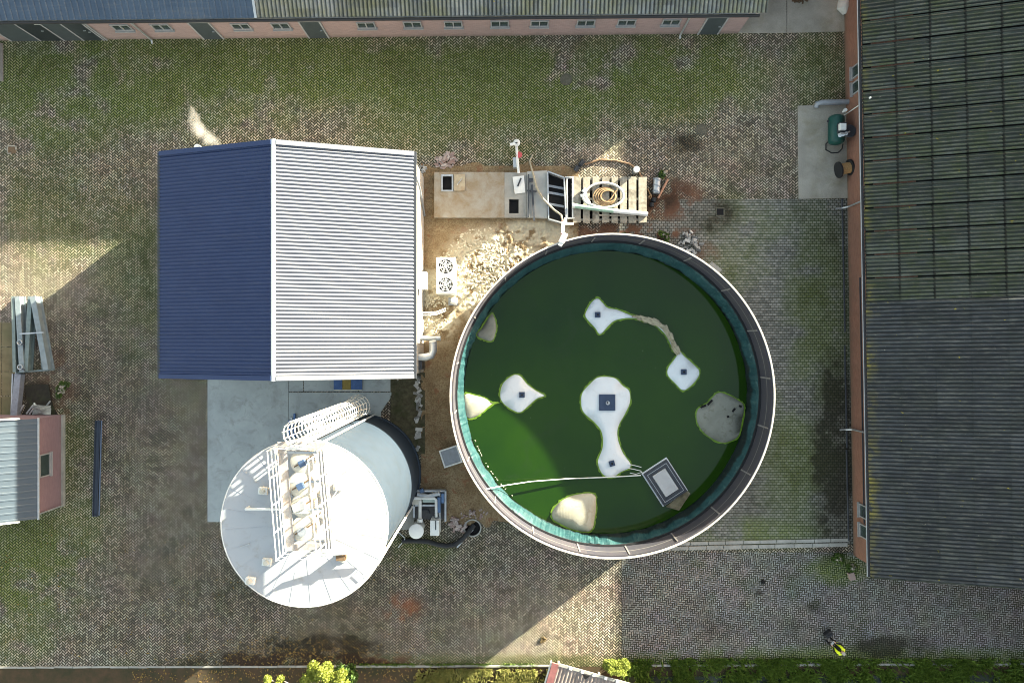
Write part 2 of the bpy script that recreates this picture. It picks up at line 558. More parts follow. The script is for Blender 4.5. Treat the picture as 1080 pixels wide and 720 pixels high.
path = sheet('lower_path', np.concatenate([np.arange(5.8, 28.2, 0.1), [32, 36, 40]]), np.arange(-17.0, -11.0, 0.1), 0.005, M['yard_path'], keep=in_path)
tag(path, kind='structure')

# kerb stones between side paving and path
kb = MB()
x = 655.0
while x < 885:
    L = random.uniform(17, 21)
    if 655 <= x:
        a = W(x, 579 - (x - 660) * 0.022); b = W(x + L - .6, 579 - (x + L - 660) * 0.022)
        dz = random.uniform(0.02, 0.045)
        kb.bar(a + Vector((0, 0, dz / 2)), b + Vector((0, 0, dz / 2)), 0.2 + random.uniform(-.01, .01), dz + 0.06)
        kb.bar(a + Vector((0.1, .24, .0)), b + Vector((0.1, .24, .0)), 0.17, dz + 0.05)
    x += L
tag(kb.build('kerb', M['concrete'], bevel=0.008), kind='structure')
# concrete edging along the verge
kb = MB()
x = -60.0
while x < 1200:
    L = 19.6
    if not (570 < x < 655):
        a = W(x, 703.2 - 0.003 * x + random.uniform(-.3, .3)); b = W(x + L - .4, 703.2 - 0.003 * x + random.uniform(-.3, .3))
        z = 0.0 if x > 360 else -0.02
        z = -0.03 if 840 < x else z
        kb.bar(a + Vector((0, 0, z)), b + Vector((0, 0, z)), 0.1, 0.11)
    x += L
tag(kb.build('verge_kerb', M['concrete'], bevel=0.008), kind='structure')


# sand strip between the shed and the basin, loose and raked
def sand_h(X, Y):
    PX = 540 + X / K; PY = 360 - Y / K
    h = 0.05 * fbm(PX, PY, 1 / 25, 41) + 0.035 * fbm(PX, PY, 1 / 6, 51, 3)
    # excavated clods in the middle
    cl = blob(PX, PY, 515, 285, 55, 45, .4) + 0.9 * blob(PX, PY, 460, 320, 20, 32, .4) + .9 * blob(PX, PY, 560, 246, 36, 14, .4)
    h = h + np.clip(cl, 0, 1) * 0.17 * np.abs(fbm(PX, PY, 1 / 5.0, 61, 3) - .5) * 2.2
    return h


def in_sand(PX, PY):
    d = np.hypot(PX - CBP[0], PY - CBP[1])
    n = (vnoise(PX / 9, PY / 9, 77) - .5) * 8
    left = 444 + 0 * PX
    main = (PX > left) & (PX < 610) & (PY > 174 + n) & (PY < 552 + n - np.clip((PX - 480) * -.3, 0, 30)) & (d > 151)
    main &= ~((PY > 540 + n) & (PX < 470))
    main &= ~((PX > 540) & (PY > 400))
    return main


ts = NT('loose_sand')
n1 = ts.noise(1.1, 6, 0.65); n2 = ts.noise(14, 5, 0.7)
sc_ = ts.mix(ts.ramp(n1, 0.35, 0.68), (0.17, 0.115, 0.06), (0.29, 0.225, 0.135))
sc_ = ts.mix(ts.ramp(n2, 0.42, 0.62, 0, 0.75), sc_, (0.1, 0.058, 0.028))
sc_ = ts.mix(ts.ramp(ts.noise(2.2, 5, 0.7, dist=0.5), 0.56, 0.64, 0, 0.7), sc_, (0.17, 0.072, 0.036))
sc_ = ts.mix(ts.attr('chips'), sc_, ts.mix(ts.noise(9, 4, 0.7), (0.33, 0.28, 0.19), (0.52, 0.47, 0.36)))
ts.bump(n2, 0.6, 0.03)
M['sand'] = ts.out(sc_, 0.95)
sand = sheet('sand_bed', np.arange(-5.2, 3.8, 0.06), np.arange(-9.9, 9.6, 0.06), 0.006, M['sand'], mask=False, keep=in_sand, height=sand_h)
_co = np.empty(len(sand.data.vertices) * 3); sand.data.vertices.foreach_get('co', _co); _co = _co.reshape(-1, 3)
_px, _py = 540 + _co[:, 0] / K, 360 - _co[:, 1] / K
_m = np.maximum.reduce([blob(_px, _py, 521, 290, 54, 48, .35), blob(_px, _py, 462, 322, 24, 36, .4), blob(_px, _py, 562, 246, 38, 13, .4)])
_m = np.clip(_m * sst(fbm(_px, _py, 1 / 7, 63, 4), .3, .5) * 1.2 * (1 - .9 * blob(_px, _py, 462, 325, 11, 11, .6)), 0, 1)
_a = sand.data.attributes.new('chips', 'FLOAT', 'POINT'); _a.data.foreach_set('value', _m.astype(np.float32))
tag(sand, kind='structure')

# overgrown soil pocket south of the shed
pk = sheet('soil_patch', np.arange(-6.4, -4.55, 0.07), np.arange(-5.9, -1.6, 0.07), 0.008, plain('mossy_soil', (0.062, 0.055, 0.032), 0.95, 0, 0.4, 5, (0.03, 0.04, 0.014), 0.8, bump=0.6), mask=False,
           height=lambda X, Y: 0.09 * fbm(540 + X / K, 360 - Y / K, 1 / 7, 33, 4))
tag(pk, kind='structure')

# pale poured slabs
tc = NT('yard_concrete')
c = tc.mix(tc.ramp(tc.noise(0.55, 6, 0.65), 0.3, 0.7), (0.245, 0.27, 0.278), (0.355, 0.385, 0.39))
c = tc.mix(tc.ramp(tc.noise(1.4, 7, 0.7, dist=0.6), 0.5, 0.72, 0, 0.6), c, (0.15, 0.145, 0.14))
M['slab'] = tc.out(c, 0.85)
tc = NT('stained_concrete')
c = tc.mix(tc.ramp(tc.noise(0.9, 6, 0.65), 0.3, 0.7), (0.24, 0.225, 0.195), (0.36, 0.34, 0.295))
c = tc.mix(tc.ramp(tc.noise(0.5, 7, 0.7, dist=0.6), 0.5, 0.7, 0, 0.55), c, (0.17, 0.145, 0.07))
c = tc.mix(tc.ramp(tc.noise(22, 3, 0.7), 0.35, 0.65, 0, 0.3), c, (0.08, 0.08, 0.07))
M['slab2'] = tc.out(c, 0.88)


def poly(pts, z=0.0): return [tuple(W(*p, z)[:2]) for p in pts]


s1 = MB().prism(poly([(219, 402), (312, 402), (312, 555), (234, 555), (219, 540)]), -0.05, 0.03)
s1.prism(poly([(312.5, 402), (413, 402), (413, 414), (312.5, 414)]), -0.05, 0.022)
s1 = MB().prism(poly([(219, 394), (304.5, 394), (304.5, 555), (234, 555), (234, 550), (219, 550)]), -0.05, 0.03)
s1.prism(poly([(305, 394), (320, 394), (320, 412.6), (305, 412.6)]), -0.05, 0.026)
s1.prism(poly([(320.6, 394), (378, 394), (378, 412.4), (320.6, 412.4)]), -0.05, 0.024)
s1.prism(poly([(378.6, 394), (413, 394), (413, 412.6), (378.6, 412.6)]), -0.05, 0.03)
s1.prism(poly([(305, 413.4), (413, 413.4), (413, 418), (402, 434), (402, 560), (305, 560)]), -0.05, 0.055)
tag(s1.build('concrete_apron', M['slab'], bevel=0.01), kind='structure')
s2 = MB().prism(poly([(841, 112), (897, 110), (898, 209), (842, 210)]), -0.05, 0.05)
tag(s2.build('compressor_slab', M['slab2'], bevel=0.01), kind='structure')
s3 = MB().prism(poly([(778, 35), (778, -60), (829, -60), (829.5, 35)]), -0.05, 0.03)
s3.prism(poly([(830, 35), (829.5, -60), (892, -60), (892.5, 33.5)]), -0.05, 0.04)
tag(s3.build('barn_gap_slabs', M['slab2'], bevel=0.01), kind='structure')
s4 = MB()
for i in range(3):
    for j in range(4):
        s4.prism(poly([(-28 + 15 * i, 340 + 26 * j), (-13.6 + 15 * i, 340 + 26 * j), (-13.6 + 15 * i, 365.4 + 26 * j), (-28 + 15 * i, 365.4 + 26 * j)]), -0.05, 0.012 + 0.006 * random.random())
M['olive_slab'] = plain('olive_stained_slab', (0.15, 0.125, 0.07), 0.9, 0, 0.25, 1.5, (0.1, 0.1, 0.05), 0.7)
tag(s4.build('tile_paving', M['olive_slab'], bevel=0.006), kind='structure')
s5 = MB().prism(poly([(-40, 46), (3.5, 46), (3.8, 86), (-40, 87)]), -0.05, 0.05)
tag(s5.build('corner_slab', plain('brownish_concrete', (0.2, 0.17, 0.15), 0.9), bevel=0.01), kind='structure')


# ------------------------------------------------------------------ roofs
def roof_sheet(mb, e0, e1, up, pitch, amp, samples=6, steps=1, lap=0.0, prof='sin'):
    """corrugated slope. e0->e1 along the eave; up: vector from eave to ridge; ribs run along up"""
    e0 = Vector(e0); e1 = Vector(e1); up = Vector(up)
    al = e1 - e0; L = al.length; al.normalize()
    nrm = al.cross(up).normalized()
    if nrm.z < 0: nrm = -nrm
    n = max(2, int(round(L / pitch)))
    prof_pts = [(k / samples, math.sin(2 * math.pi * k / samples)) for k in range(samples)] if prof == 'sin' else \
        [(0.0, -1), (0.62, -1), (0.70, 1), (0.90, 1), (0.98, -1)] if prof == 'trap' else [(0.0, -1), (0.36, -1), (0.5, 1), (0.86, 1)]
    ts = [(i + a) * L / n for i in range(n) for a, _ in prof_pts] + [L]
    hs = [h for i in range(n) for _, h in prof_pts] + [prof_pts[0][1]]
    for s in range(steps):
        rows = []
        a0 = s / steps; a1 = (s + 1) / steps + (0.012 if s < steps - 1 else 0)
        for a, dz in ((a0, lap), (a1, 0.0)):
            rows.append([e0 + al * t + up * a + nrm * (amp * h + dz) for t, h in zip(ts, hs)])
        mb.grid(rows)
    return mb


def steel_roof_mat(name, c1, c2, rough=0.4, spec=0.4, streak=1.0):
    t = NT(name)
    c = t.mix(t.ramp(t.noise(0.8, 5, 0.6), 0.3, 0.7), c1, c2)
    p = t.pos(); mp = t.n('ShaderNodeMapping'); t.link(p, mp.inputs[0]); mp.inputs['Scale'].default_value = (0.35, 5.0, 1)
    stk = t.noise(1.3, 5, 0.75, vec=mp.outputs[0])
    c = t.mix(t.ramp(stk, 0.52, 0.74, 0, 0.35 * streak), c, (0.16, 0.15, 0.13))
    c = t.mix(t.ramp(stk, 0.46, 0.3, 0, 0.3 * streak), c, t.mix(1.0, c, (0.55, 0.55, 0.55), 'MULTIPLY'))
    return t.out(c, rough, 0.0, spec)


def fibre_roof_mat(name, base, moss_c, moss_amt, edge_x=None, axis=1, valley_pitch=0.0, yellow=(0.22, 0.19, 0.03), laps=0.0):
    """weathered fibre cement: lichen and moss in patches, yellow lichen near the eave"""
    t = NT(name)
    p = t.pos(); x, y, z = t.xyz(p)
    a = (x, y)[axis]; b = (x, y)[1 - axis]
    c = t.mix(t.ramp(t.noise(0.6, 6, 0.7), 0.3, 0.7), base[0], base[1])
    # every sheet weathered a little differently
    cell = t.white(t.comb(t.m('FLOOR', t.m('MULTIPLY', a, 1 / 1.02)), t.m('FLOOR', t.m('MULTIPLY', b, 1 / 1.42)), 1.0))
    g = t.ramp(cell, 0, 1, 0.78, 1.2)
    c = t.mix(1.0, c, t.comb(g, g, g), 'MULTIPLY')
    mo = t.m('MULTIPLY', t.ramp(t.noise(1.1, 7, 0.75), 0.42, 0.62), moss_amt)
    c = t.mix(mo, c, moss_c)
    st = t.n('ShaderNodeMapping'); t.link(p, st.inputs[0])
    st.inputs['Scale'].default_value = (1.0, 5.5, 1) if axis == 1 else (5.5, 1.0, 1)
    streak = t.noise(1.5, 5, 0.75, vec=st.outputs[0])
    c = t.mix(t.ramp(streak, 0.5, 0.75, 0, 0.55), c, (0.16, 0.165, 0.15))
    c = t.mix(t.ramp(streak, 0.5, 0.3, 0, 0.5), c, (0.022, 0.026, 0.026))
    sp = t.ramp(t.noise(5.0, 4, 0.8), 0.66, 0.72, 0, 0.8)
    c = t.mix(sp, c, (0.24, 0.24, 0.2))
    if edge_x is not None:
        e = t.ramp(t.m('ADD', b, t.m('MULTIPLY', t.noise(1.3, 4), 0.7)), edge_x[0], edge_x[1], 1, 0)
        e = t.m('MULTIPLY', e, t.ramp(t.noise(2.2, 4, 0.7), 0.4, 0.55))
        e = t.m('MULTIPLY', e, t.ramp(t.noise(0.35, 3), 0.42, 0.6, 0.05, .8))
        c = t.mix(t.m('MULTIPLY', e, 0.85), c, yellow)
    yl = t.m('MULTIPLY', t.ramp(t.noise(3.1, 3, 0.6), 0.70, 0.74), 0.9)
    c = t.mix(yl, c, yellow)
    if laps:
        fl = t.m('ABSOLUTE', t.m('SUBTRACT', t.m('FRACT', t.m('MULTIPLY', t.m('ADD', b, 0.05), 1 / laps)), 0.5))
        lp_ = t.m('MULTIPLY', t.m('GREATER_THAN', fl, 0.468), t.ramp(t.noise(1.7, 4), 0.35, 0.5, 0.25, 0.85))
        c = t.mix(lp_, c, (0.01, 0.011, 0.01))
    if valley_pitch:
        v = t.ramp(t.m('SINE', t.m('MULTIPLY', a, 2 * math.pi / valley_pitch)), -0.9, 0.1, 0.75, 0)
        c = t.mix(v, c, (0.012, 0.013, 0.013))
    return t.out(c, 0.9, spec=0.2)


def window_part(parent, cx, z0, w, h, y, ax='x', sgn=-1, n=2, local=True, depth=0.07):
    """frame proud of the wall with dark panes; y is the wall plane, sgn the outward side"""
    fr = MB(); t = 0.055
    def bx(m, u, zc, du, dz, off, th):
        c = (u, y + sgn * (off), zc) if ax == 'x' else (y + sgn * off, u, zc)
        s = (du, th, dz) if ax == 'x' else (th, du, dz)
        m.box(c, s)
    bx(fr, cx, z0 + t / 2, w, t, depth / 2, depth); bx(fr, cx, z0 + h - t / 2, w, t, depth / 2, depth)
    for k in range(n + 1):
        u = cx - w / 2 + t / 2 + k * (w - t) / n
        bx(fr, u, z0 + h / 2, t, h - 2 * t - 0.002, depth / 2, depth)
    f = fr.build('window', M['frame_paint'], parent, local=local)
    for k in range(n):
        pw = (w - t) / n - t
        pm = MB(); bx(pm, cx - w / 2 + t / 2 + (k + .5) * (w - t) / n, z0 + h / 2, pw - 0.004, h - 2 * t - 0.004, 0.012, 0.022)
        pm.build('pane', M['glass'], f, local=local)
    sl = MB(); bx(sl, cx, z0 - 0.03, w + 0.1, 0.05, 0.07, 0.14)
    sl.build('sill', M['frame_paint'], f, local=local)
    return f


def door_part(parent, cx, w, h, y, ax='x', sgn=-1, name='door', mat=None, z0=0.03):
    d = MB()
    def bx(m, u, zc, du, dz, off, th):
        c = (u, y + sgn * off, zc) if ax == 'x' else (y + sgn * off, u, zc)
        s = (du, th, dz) if ax == 'x' else (th, du, dz)
        m.box(c, s)
    bx(d, cx, z0 + h / 2, w, h, 0.025, 0.05)
    o = d.build(name, mat or M['door_paint'], parent, local=True)
    f = MB(); t = 0.08
    for s in (-1, 1): bx(f, cx + s * (w / 2 + t / 2), z0 + h / 2 + t / 2, t - .004, h + t, 0.035, 0.07)
    bx(f, cx, z0 + h + t / 2 + .001, w - .004, t - .004, 0.033, 0.066)
    f.build('door_frame', M['frame_paint'], o, local=True)
    hd = MB(); bx(hd, cx + w * .38, z0 + h * .5, 0.12, 0.03, 0.08, 0.05)
    hd.build('handle', M['galv'], o, local=True)
    return o


# ---- long barn along the top edge
top_o = W(778, 35.6)
tb = thing('long_barn', top_o, 'long pink brick barn along the top edge with blue and mossy ribbed roof', 'barn', rz=R(0.55))
BT = 0.45; EZ = 2.95; RY = 4.8; RZ = EZ + (RY + .35) * BT
wl_ = MB()
wl_.extrude([(-50, 0, 0), (-50, 2 * RY, 0), (-50, 2 * RY, EZ - .1), (-50, RY, RZ - .14), (-50, 0, EZ + .02)], (50, 0, 0))
wl_.build('wall', M['pink_brick'], tb, local=True)
M['top_steel'] = steel_roof_mat('blue_grey_roof_steel', (0.036, 0.058, 0.095), (0.055, 0.082, 0.125))
M['top_fibre'] = fibre_roof_mat('mossy_ribbed_fibre', ((0.08, 0.095, 0.11), (0.24, 0.25, 0.25)), (0.2, 0.195, 0.06), 0.45, None, 0, 0.2)
split = -24.35
up = (0, RY + .35, (RY + .35) * BT)
dn = (0, -(RY + .35), (RY + .35) * BT)
m1 = roof_sheet(MB(), (-50.4, -.35, EZ), (split, -.35, EZ), up, 0.30, 0.022, prof='trap')
roof_sheet(m1, (-50.4, 2 * RY + .35, EZ), (split, 2 * RY + .35, EZ), dn, 0.30, 0.022, prof='trap')
m1.build('steel_roof', M['top_steel'], tb, local=True, solid=0.02)
m1 = roof_sheet(MB(), (split + .12, -.33, EZ + .01), (.42, -.33, EZ + .01), up, 0.20, 0.04, prof='sin', steps=4, lap=0.02)
roof_sheet(m1, (split + .12, 2 * RY + .33, EZ + .01), (.42, 2 * RY + .33, EZ + .01), dn, 0.20, 0.04, prof='sin', steps=4, lap=0.02)
m1.build('fibre_roof', M['top_fibre'], tb, local=True, solid=0.02)
MB().bar((split + .06, -.37, EZ + .05), (split + .06, RY, RZ + .05), 0.12, 0.06).build('roof_seam', M['galv'], tb, local=True)
gt = MB().tube([(-50.4, -.43, EZ - .08), (.1, -.43, EZ - .08)], 0.075, 8)
gt.build('gutter', M['black_rubber'], tb, local=True)
MB().box((-25, -.30, EZ - .19), (50.2, 0.03, 0.16)).build('fascia', M['white_steel'], tb, local=True)
MB().box((-25, -.16, EZ - .2), (50.1, .26, .02)).build('soffit', M['white_steel'], tb, local=True)


def tbx(px): return (px - 778) * K


wins = [128, 170, 254, 296, 386, 435, 478, 527, 569, 618, 661, 708]
for wx in wins:
    # window measured at its middle height 1.45 m
    xw = W(wx, 30, 1.45).x
    window_part(tb, xw - top_o.x, 1.12, 0.92, 0.62, 0.0)
for dx, dw in ((217, 0.95), (331, 0.95), (752, 0.95)):
    xw = W(dx, 33, 1.0).x
    door_part(tb, xw - top_o.x, dw, 1.85, 0.0)
for dx, dw in ((22, 2.7), (61, 3.4)):
    xw = W(dx, 33, 1.3).x
    door_part(tb, xw - top_o.x, dw, 2.35, 0.0, name='sliding_door')
door_part(tb, W(87, 33, 1.0).x - top_o.x, 1.0, 2.0, 0.0)
for px_ in (150, 722):
    xx = W(px_, 36, 1.0).x - top_o.x
    MB().tube([(xx, -.43, EZ - .12), (xx, -.3, EZ - .35), (xx, -.09, EZ - .5), (xx, -.09, 0.12), (xx, -.25, 0.03)], 0.05, 8).build('downpipe', M['galv'], tb, local=True)
MB().box((tbx(0), -.06, .1), (47, .06, .2)).build('plinth', M['concrete'], tb, local=True) if False else None
# lamp on the wall
MB().box((W(39, 26, 2.2).x - top_o.x, -.1, 2.3), (.3, .2, .24)).build('wall_lamp', M['white_steel'], tb, local=True)
cw = MB()  # unseen wing added to cast a long shadow edge over the yard
cw.extrude([(-2, 2.0, 0), (-2, 11, 0), (-2, 11, 5.25), (-2, 6.5, 5.6), (-2, 2.0, 5.25)], (6.0, 0, 0))
cw.build('cross_wing', M['pink_brick'], tb, local=True)

# ---- large barn on the right
rb_o = W(891.7, 590)
ROT = R(1.0)
rb = thing('large_barn', rb_o, 'large dark barn on the right with red brick wall and mossy corrugated roof', 'barn', rz=ROT)
# local y runs up the photo along the wall, local x towards the ridge
EX, EZ2, PT, RX = -0.05, 2.6, 0.30, 7.1
RZ2 = EZ2 + (RX - EX) * PT
LEN = 46.0
w2 = MB()
w2.extrude([(0.42, 0.25, 0), (2 * RX - .42, 0.25, 0), (2 * RX - .42, 0.25, EZ2), (RX, 0.25, RZ2 - .36), (0.42, 0.25, EZ2 + .02)], (0, LEN, 0))
w2.build('wall', M['red_brick'], rb, local=True)
PITCH2 = 0.19
M['old_fibre'] = fibre_roof_mat('old_mossy_fibre_cement', ((0.038, 0.047, 0.045), (0.068, 0.08, 0.072)), (0.046, 0.062, 0.026), 0.75, (0.2, 0.75), 1, PITCH2, laps=1.43)
M['new_fibre'] = fibre_roof_mat('dark_fibre_cement', ((0.03, 0.035, 0.042), (0.046, 0.052, 0.061)), (0.05, 0.06, 0.045), 0.3, (0.35, 0.8), 1, PITCH2)
SPL = 13.3
upv = (RX - EX, 0, RZ2 - EZ2)
dnv = (-(RX - EX), 0, RZ2 - EZ2)
LT = int(round((SPL + .1) / PITCH2)) * PITCH2
m1 = roof_sheet(MB(), (EX, 0.0, EZ2), (EX, LT, EZ2), upv, PITCH2, 0.032, samples=8, steps=5, lap=0.014)
roof_sheet(m1, (2 * RX - EX, 0, EZ2), (2 * RX - EX, LT, EZ2), dnv, PITCH2, 0.032, samples=6, steps=1)
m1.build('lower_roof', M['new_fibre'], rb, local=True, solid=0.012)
L2 = int(round((LEN + .5 - LT) / PITCH2)) * PITCH2
# the older sheets: one field per metre with a dark open joint between
m1 = MB()
y0 = LT + .0
k = 0
while y0 < LEN:
    wd = PITCH2 * 6 - 0.085
    dz = random.uniform(-.02, .02)
    roof_sheet(m1, (EX, y0, EZ2 + .02 + dz), (EX, y0 + wd, EZ2 + .02 + dz + random.uniform(-.012, .012)), (upv[0], 0, upv[2] - .17), PITCH2, 0.036, samples=8, steps=5, lap=0.02)
    y0 += PITCH2 * 6; k += 1
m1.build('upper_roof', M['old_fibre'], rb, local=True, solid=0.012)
m1 = MB().extrude([(EX + .1, LT - .1, EZ2 - .10), (RX, LT - .1, RZ2 - .31), (2 * RX - EX, LT - .1, EZ2 - .1)], (0, LEN - LT + .3, 0))
m1.build('roof_deck', M['void'], rb, local=True)
m1 = roof_sheet(MB(), (2 * RX - EX, LT, EZ2), (2 * RX - EX, LT + L2, EZ2), (dnv[0], 0, dnv[2] - .17), PITCH2, 0.03, samples=6, steps=1)
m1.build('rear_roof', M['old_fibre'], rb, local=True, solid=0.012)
MB().bar((RX, -.02, RZ2 + .04), (RX, LT, RZ2 + .04), 0.4, 0.08).bar((RX, LT + .01, RZ2 - .13), (RX, LEN + .4, RZ2 - .13), 0.4, 0.08).build('ridge_cap', M['old_fibre'], rb, local=True)
MB().box((EX - .06, LEN / 2, EZ2 - .06), (.12, LEN, .12)).build('gutter', M['black_rubber'], rb, local=True)
MB().box((EX - .135, LEN / 2, EZ2 - .04), (.022, LEN, .06)).build('gutter_edge', M['galv'], rb, local=True)
MB().bar((EX + .02, -.03, EZ2 - .02), (RX, -.03, RZ2 - .02), 0.05, 0.16).build('verge_board', M['old_fibre'], rb, local=True)


# annex behind the barn, unseen, added to shade the lower right ground
MB().extrude([(10.6, -17, 0), (17, -17, 0), (17, -17, 5.4), (13.8, -17, 6.6), (10.6, -17, 5.4)], (0, 16.5, 0)).build('annex', M['red_brick'], rb, local=True)


def rby(py, z=1.3): return W(900, py, z).y - rb_o.y


for py_, z0, hh, ww in ((74, .8, 1.0, .62), (91, .8, 1.0, .62), (540, .8, 1.1, .68), (561, .8, 1.1, .68)):
    window_part(rb, rby(py_), z0, ww, hh, 0.42, ax='y', sgn=-1, n=1)
MB().box((.39, 8.5, 1.25), (.07, 12.5, .05)).build('wall_rail', M['dark_steel'], rb, local=True)
for py_ in (212, 455):
    yy = rby(py_, 1.5)
    MB().tube([(EX - .02, yy, EZ2 - .12), (.2, yy, EZ2 - .35), (.34, yy - .03, EZ2 - .5), (.34, yy - .05, .3), (.1, yy - .08, .06), (-.2, yy - .1, .05)], .045, 8).build('downpipe', M['galv'], rb, local=True)
cb_ = MB()
for a, b in ((1.0, 5.8), (5.9, 11.3), (12.0, 19.0)):
    cb_.tube([(.16, a, .05), (.13, b, .05)], .045, 6)
cb_.build('wall_base_pipe', M['dark_steel'], rb, local=True)

# ---- house at the left edge
hs_o = W(67, 437)
hs = thing('brick_house', hs_o, 'small mauve brick house on the left edge with pale ribbed roof', 'house', rz=0.0)
yb = -(533 - 437) * K
w3 = MB(); Wd = 7.0
w3.extrude([(0, 0, 0), (-Wd, 0, 0), (-Wd, 0, 2.5), (-Wd / 2, 0, 4.6), (0, 0, 2.5)], (0.0, yb, 0))
w3.build('wall', M['mauve_brick'], hs, local=True)
M['pale_sheet'] = steel_roof_mat('slate_house_sheet', (0.019, 0.033, 0.05), (0.023, 0.039, 0.058), 0.55, 0.9, 0.25)
pt3 = 0.62
ev = (0.34, 2.46)
nav = 0.75
p0 = Vector((ev[0], .06, ev[1])); p1 = Vector((ev[0], yb - .06, ev[1]))
u1 = Vector((-nav, 0, nav * pt3))
u2 = Vector((-(Wd / 2 + ev[0]), 0, (Wd / 2 + ev[0]) * pt3))
m1 = roof_sheet(MB(), p0, p1, u2, 0.32, 0.012, prof='trap')
m1.build('roof', M['pale_sheet'], hs, local=True, solid=0.03)
u3 = Vector(((Wd / 2 + ev[0]), 0, (Wd / 2 + ev[0]) * pt3))
m1 = roof_sheet(MB(), Vector((-Wd - ev[0], .06, ev[1])), Vector((-Wd - ev[0], yb - .06, ev[1])), u3, 0.32, 0.012, prof='trap')
m1.build('rear_roof', M['pale_sheet'], hs, local=True, solid=0.03)
tr = MB()
tr.tube([(ev[0] + .03, .1, ev[1] - .02), (ev[0] + .03, yb - .1, ev[1] - .02)], .05, 8)
tr.build('gutter', M['galv'], hs, local=True)
for yv in (.10, yb - .1):
    MB().bar((ev[0] - .6, yv, ev[1] + .36), (-Wd / 2, yv, ev[1] + (Wd / 2 + ev[0]) * pt3 + .04), .07, .16).build('barge_board', M['white_steel'], hs, local=True)
dm = MB()
for yv, s in ((.02, 1), (yb - .02, -1)):
    dm.bar((-1.1, yv - s * 1.2, 3.55), (-1.5, yv + s * .25, 3.42), .22, .14)
dm.build('roof_edge_trim', M['white_steel'], hs, local=True)
window_part(hs, W(48, 490, 1.4).y - hs_o.y, 1.1, 1.15, .8, 0.0, ax='y', sgn=1, n=1)
MB().box((.05, yb / 2, .1), (.1, abs(yb) - .02, .2)).build('plinth', M['concrete'], hs, local=True)
MB().cyl((.06, yb + .05, .2), (.06, yb + .05, 2.4), .04).build('downpipe', M['galv'], hs, local=True)

# ------------------------------------------------------------------ machinery shed in the middle
sx0, sx1 = -325 * K, -90.5 * K
sy1, sy0 = 175 * K, -34 * K
shd = thing('steel_shed', ((sx0 + sx1) / 2, (sy0 + sy1) / 2, 0), 'gabled steel shed with blue ribbed roof in the middle of the yard', 'shed')
ez, rz_ = 4.5, 6.35
rx = -207.5 * K
b = MB()
b.extrude([(sx0 + .12, sy0 + .12, 0), (sx1 - .12, sy0 + .12, 0), (sx1 - .12, sy0 + .12, ez - .05), (rx, sy0 + .12, rz_ - .08), (sx0 + .12, sy0 + .12, ez - .05)], (0, sy1 - sy0 - .24, 0))
b.build('wall', plain('pale_cladding', (0.4, 0.39, 0.37), 0.6, 0, 0.06, 3, (0.3, 0.24, 0.17), 0.25), shd)
M['shed_roof'] = steel_roof_mat('slate_blue_sheet', (0.02, 0.036, 0.096), (0.024, 0.042, 0.108), 0.55, 0.18, 0.22)  # unlit slope of the sheet, shade darkened into its colour
M['shed_roof_pale'] = steel_roof_mat('pale_grey_sheet', (0.118, 0.13, 0.16), (0.135, 0.147, 0.177), 0.65, 0.2, 0.5)  # copy of the same sheet with sunlight put into its colour
P_ = 0.168
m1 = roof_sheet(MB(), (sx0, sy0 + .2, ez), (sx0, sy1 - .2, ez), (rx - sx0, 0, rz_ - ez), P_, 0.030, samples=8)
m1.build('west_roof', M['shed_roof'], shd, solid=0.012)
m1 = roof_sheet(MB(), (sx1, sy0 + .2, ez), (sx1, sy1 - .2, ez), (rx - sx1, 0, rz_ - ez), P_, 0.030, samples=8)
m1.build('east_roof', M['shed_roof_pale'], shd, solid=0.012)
m1 = MB()
m1.add([(rx - .09, sy0 - .03, rz_ + .012), (rx, sy0 - .03, rz_ + .05), (rx + .12, sy0 - .03, rz_ + .012),
        (rx - .09, sy1 + .03, rz_ + .012), (rx, sy1 + .03, rz_ + .05), (rx + .12, sy1 + .03, rz_ + .012)], [(0, 1, 4, 3), (1, 2, 5, 4)])
m1.build('ridge_cap', M['white_steel'], shd, solid=0.01)
sl = (rz_ - ez)
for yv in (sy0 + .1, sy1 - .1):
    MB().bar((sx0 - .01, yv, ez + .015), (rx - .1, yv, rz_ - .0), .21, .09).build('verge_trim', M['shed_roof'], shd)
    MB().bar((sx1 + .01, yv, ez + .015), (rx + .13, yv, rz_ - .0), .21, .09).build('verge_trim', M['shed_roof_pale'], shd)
MB().box((sx1 + .05, (sy0 + sy1) / 2, ez - .06), (.13, sy1 - sy0, .11)).build('gutter', M['dark_steel'], shd)
MB().box((sx0 - .05, (sy0 + sy1) / 2, ez - .06), (.13, sy1 - sy0, .11)).build('gutter', M['dark_steel'], shd)
# ducts and pipes fixed to the east wall
wx = sx1 - .12
d1 = MB()
def PW(px, py, z): return W(px, py, z)
d1.tube([(wx - .05, -.78, 2.0), (wx + .35, -.78, 2.0), (wx + .62, -.70, 2.0), (wx + .72, -.45, 2.0), (wx + .72, -.12, 2.0), (wx + .70, .02, 2.05)], .19, 14)
d1.build('exhaust_duct', M['galv'], shd, smooth=40)
d1 = MB().tube([(wx - .05, .18, 1.6), (wx + .5, .16, 1.6), (wx + 1.05, .16, 1.6)], .12, 12)
d1.build('exhaust_duct', M['galv'], shd, smooth=40)
MB().box((wx + .09, -1.15, 1.6), (.18, .5, 1.0)).build('wall_cabinet', M['dark_steel'], shd)
MB().box((wx + .22, 3.0, 2.2), (.44, .85, .6)).build('wall_cabinet', M['white_steel'], shd, bevel=.02)
d1 = MB()
for q in (0, .12):
    d1.tube([(wx - .02, 1.35 + q, .8), (wx + .7, 1.38 + q, .7), (wx + 1.2, 1.6 + q, .45)], .035, 8)
d1.build('coolant_pipe', M['white_steel'], shd)
d1 = MB().tube([(wx + .06, 6.6, .2), (wx + .08, 7.6, 2.2), (wx + .05, 7.9, 3.4)], .05, 8)
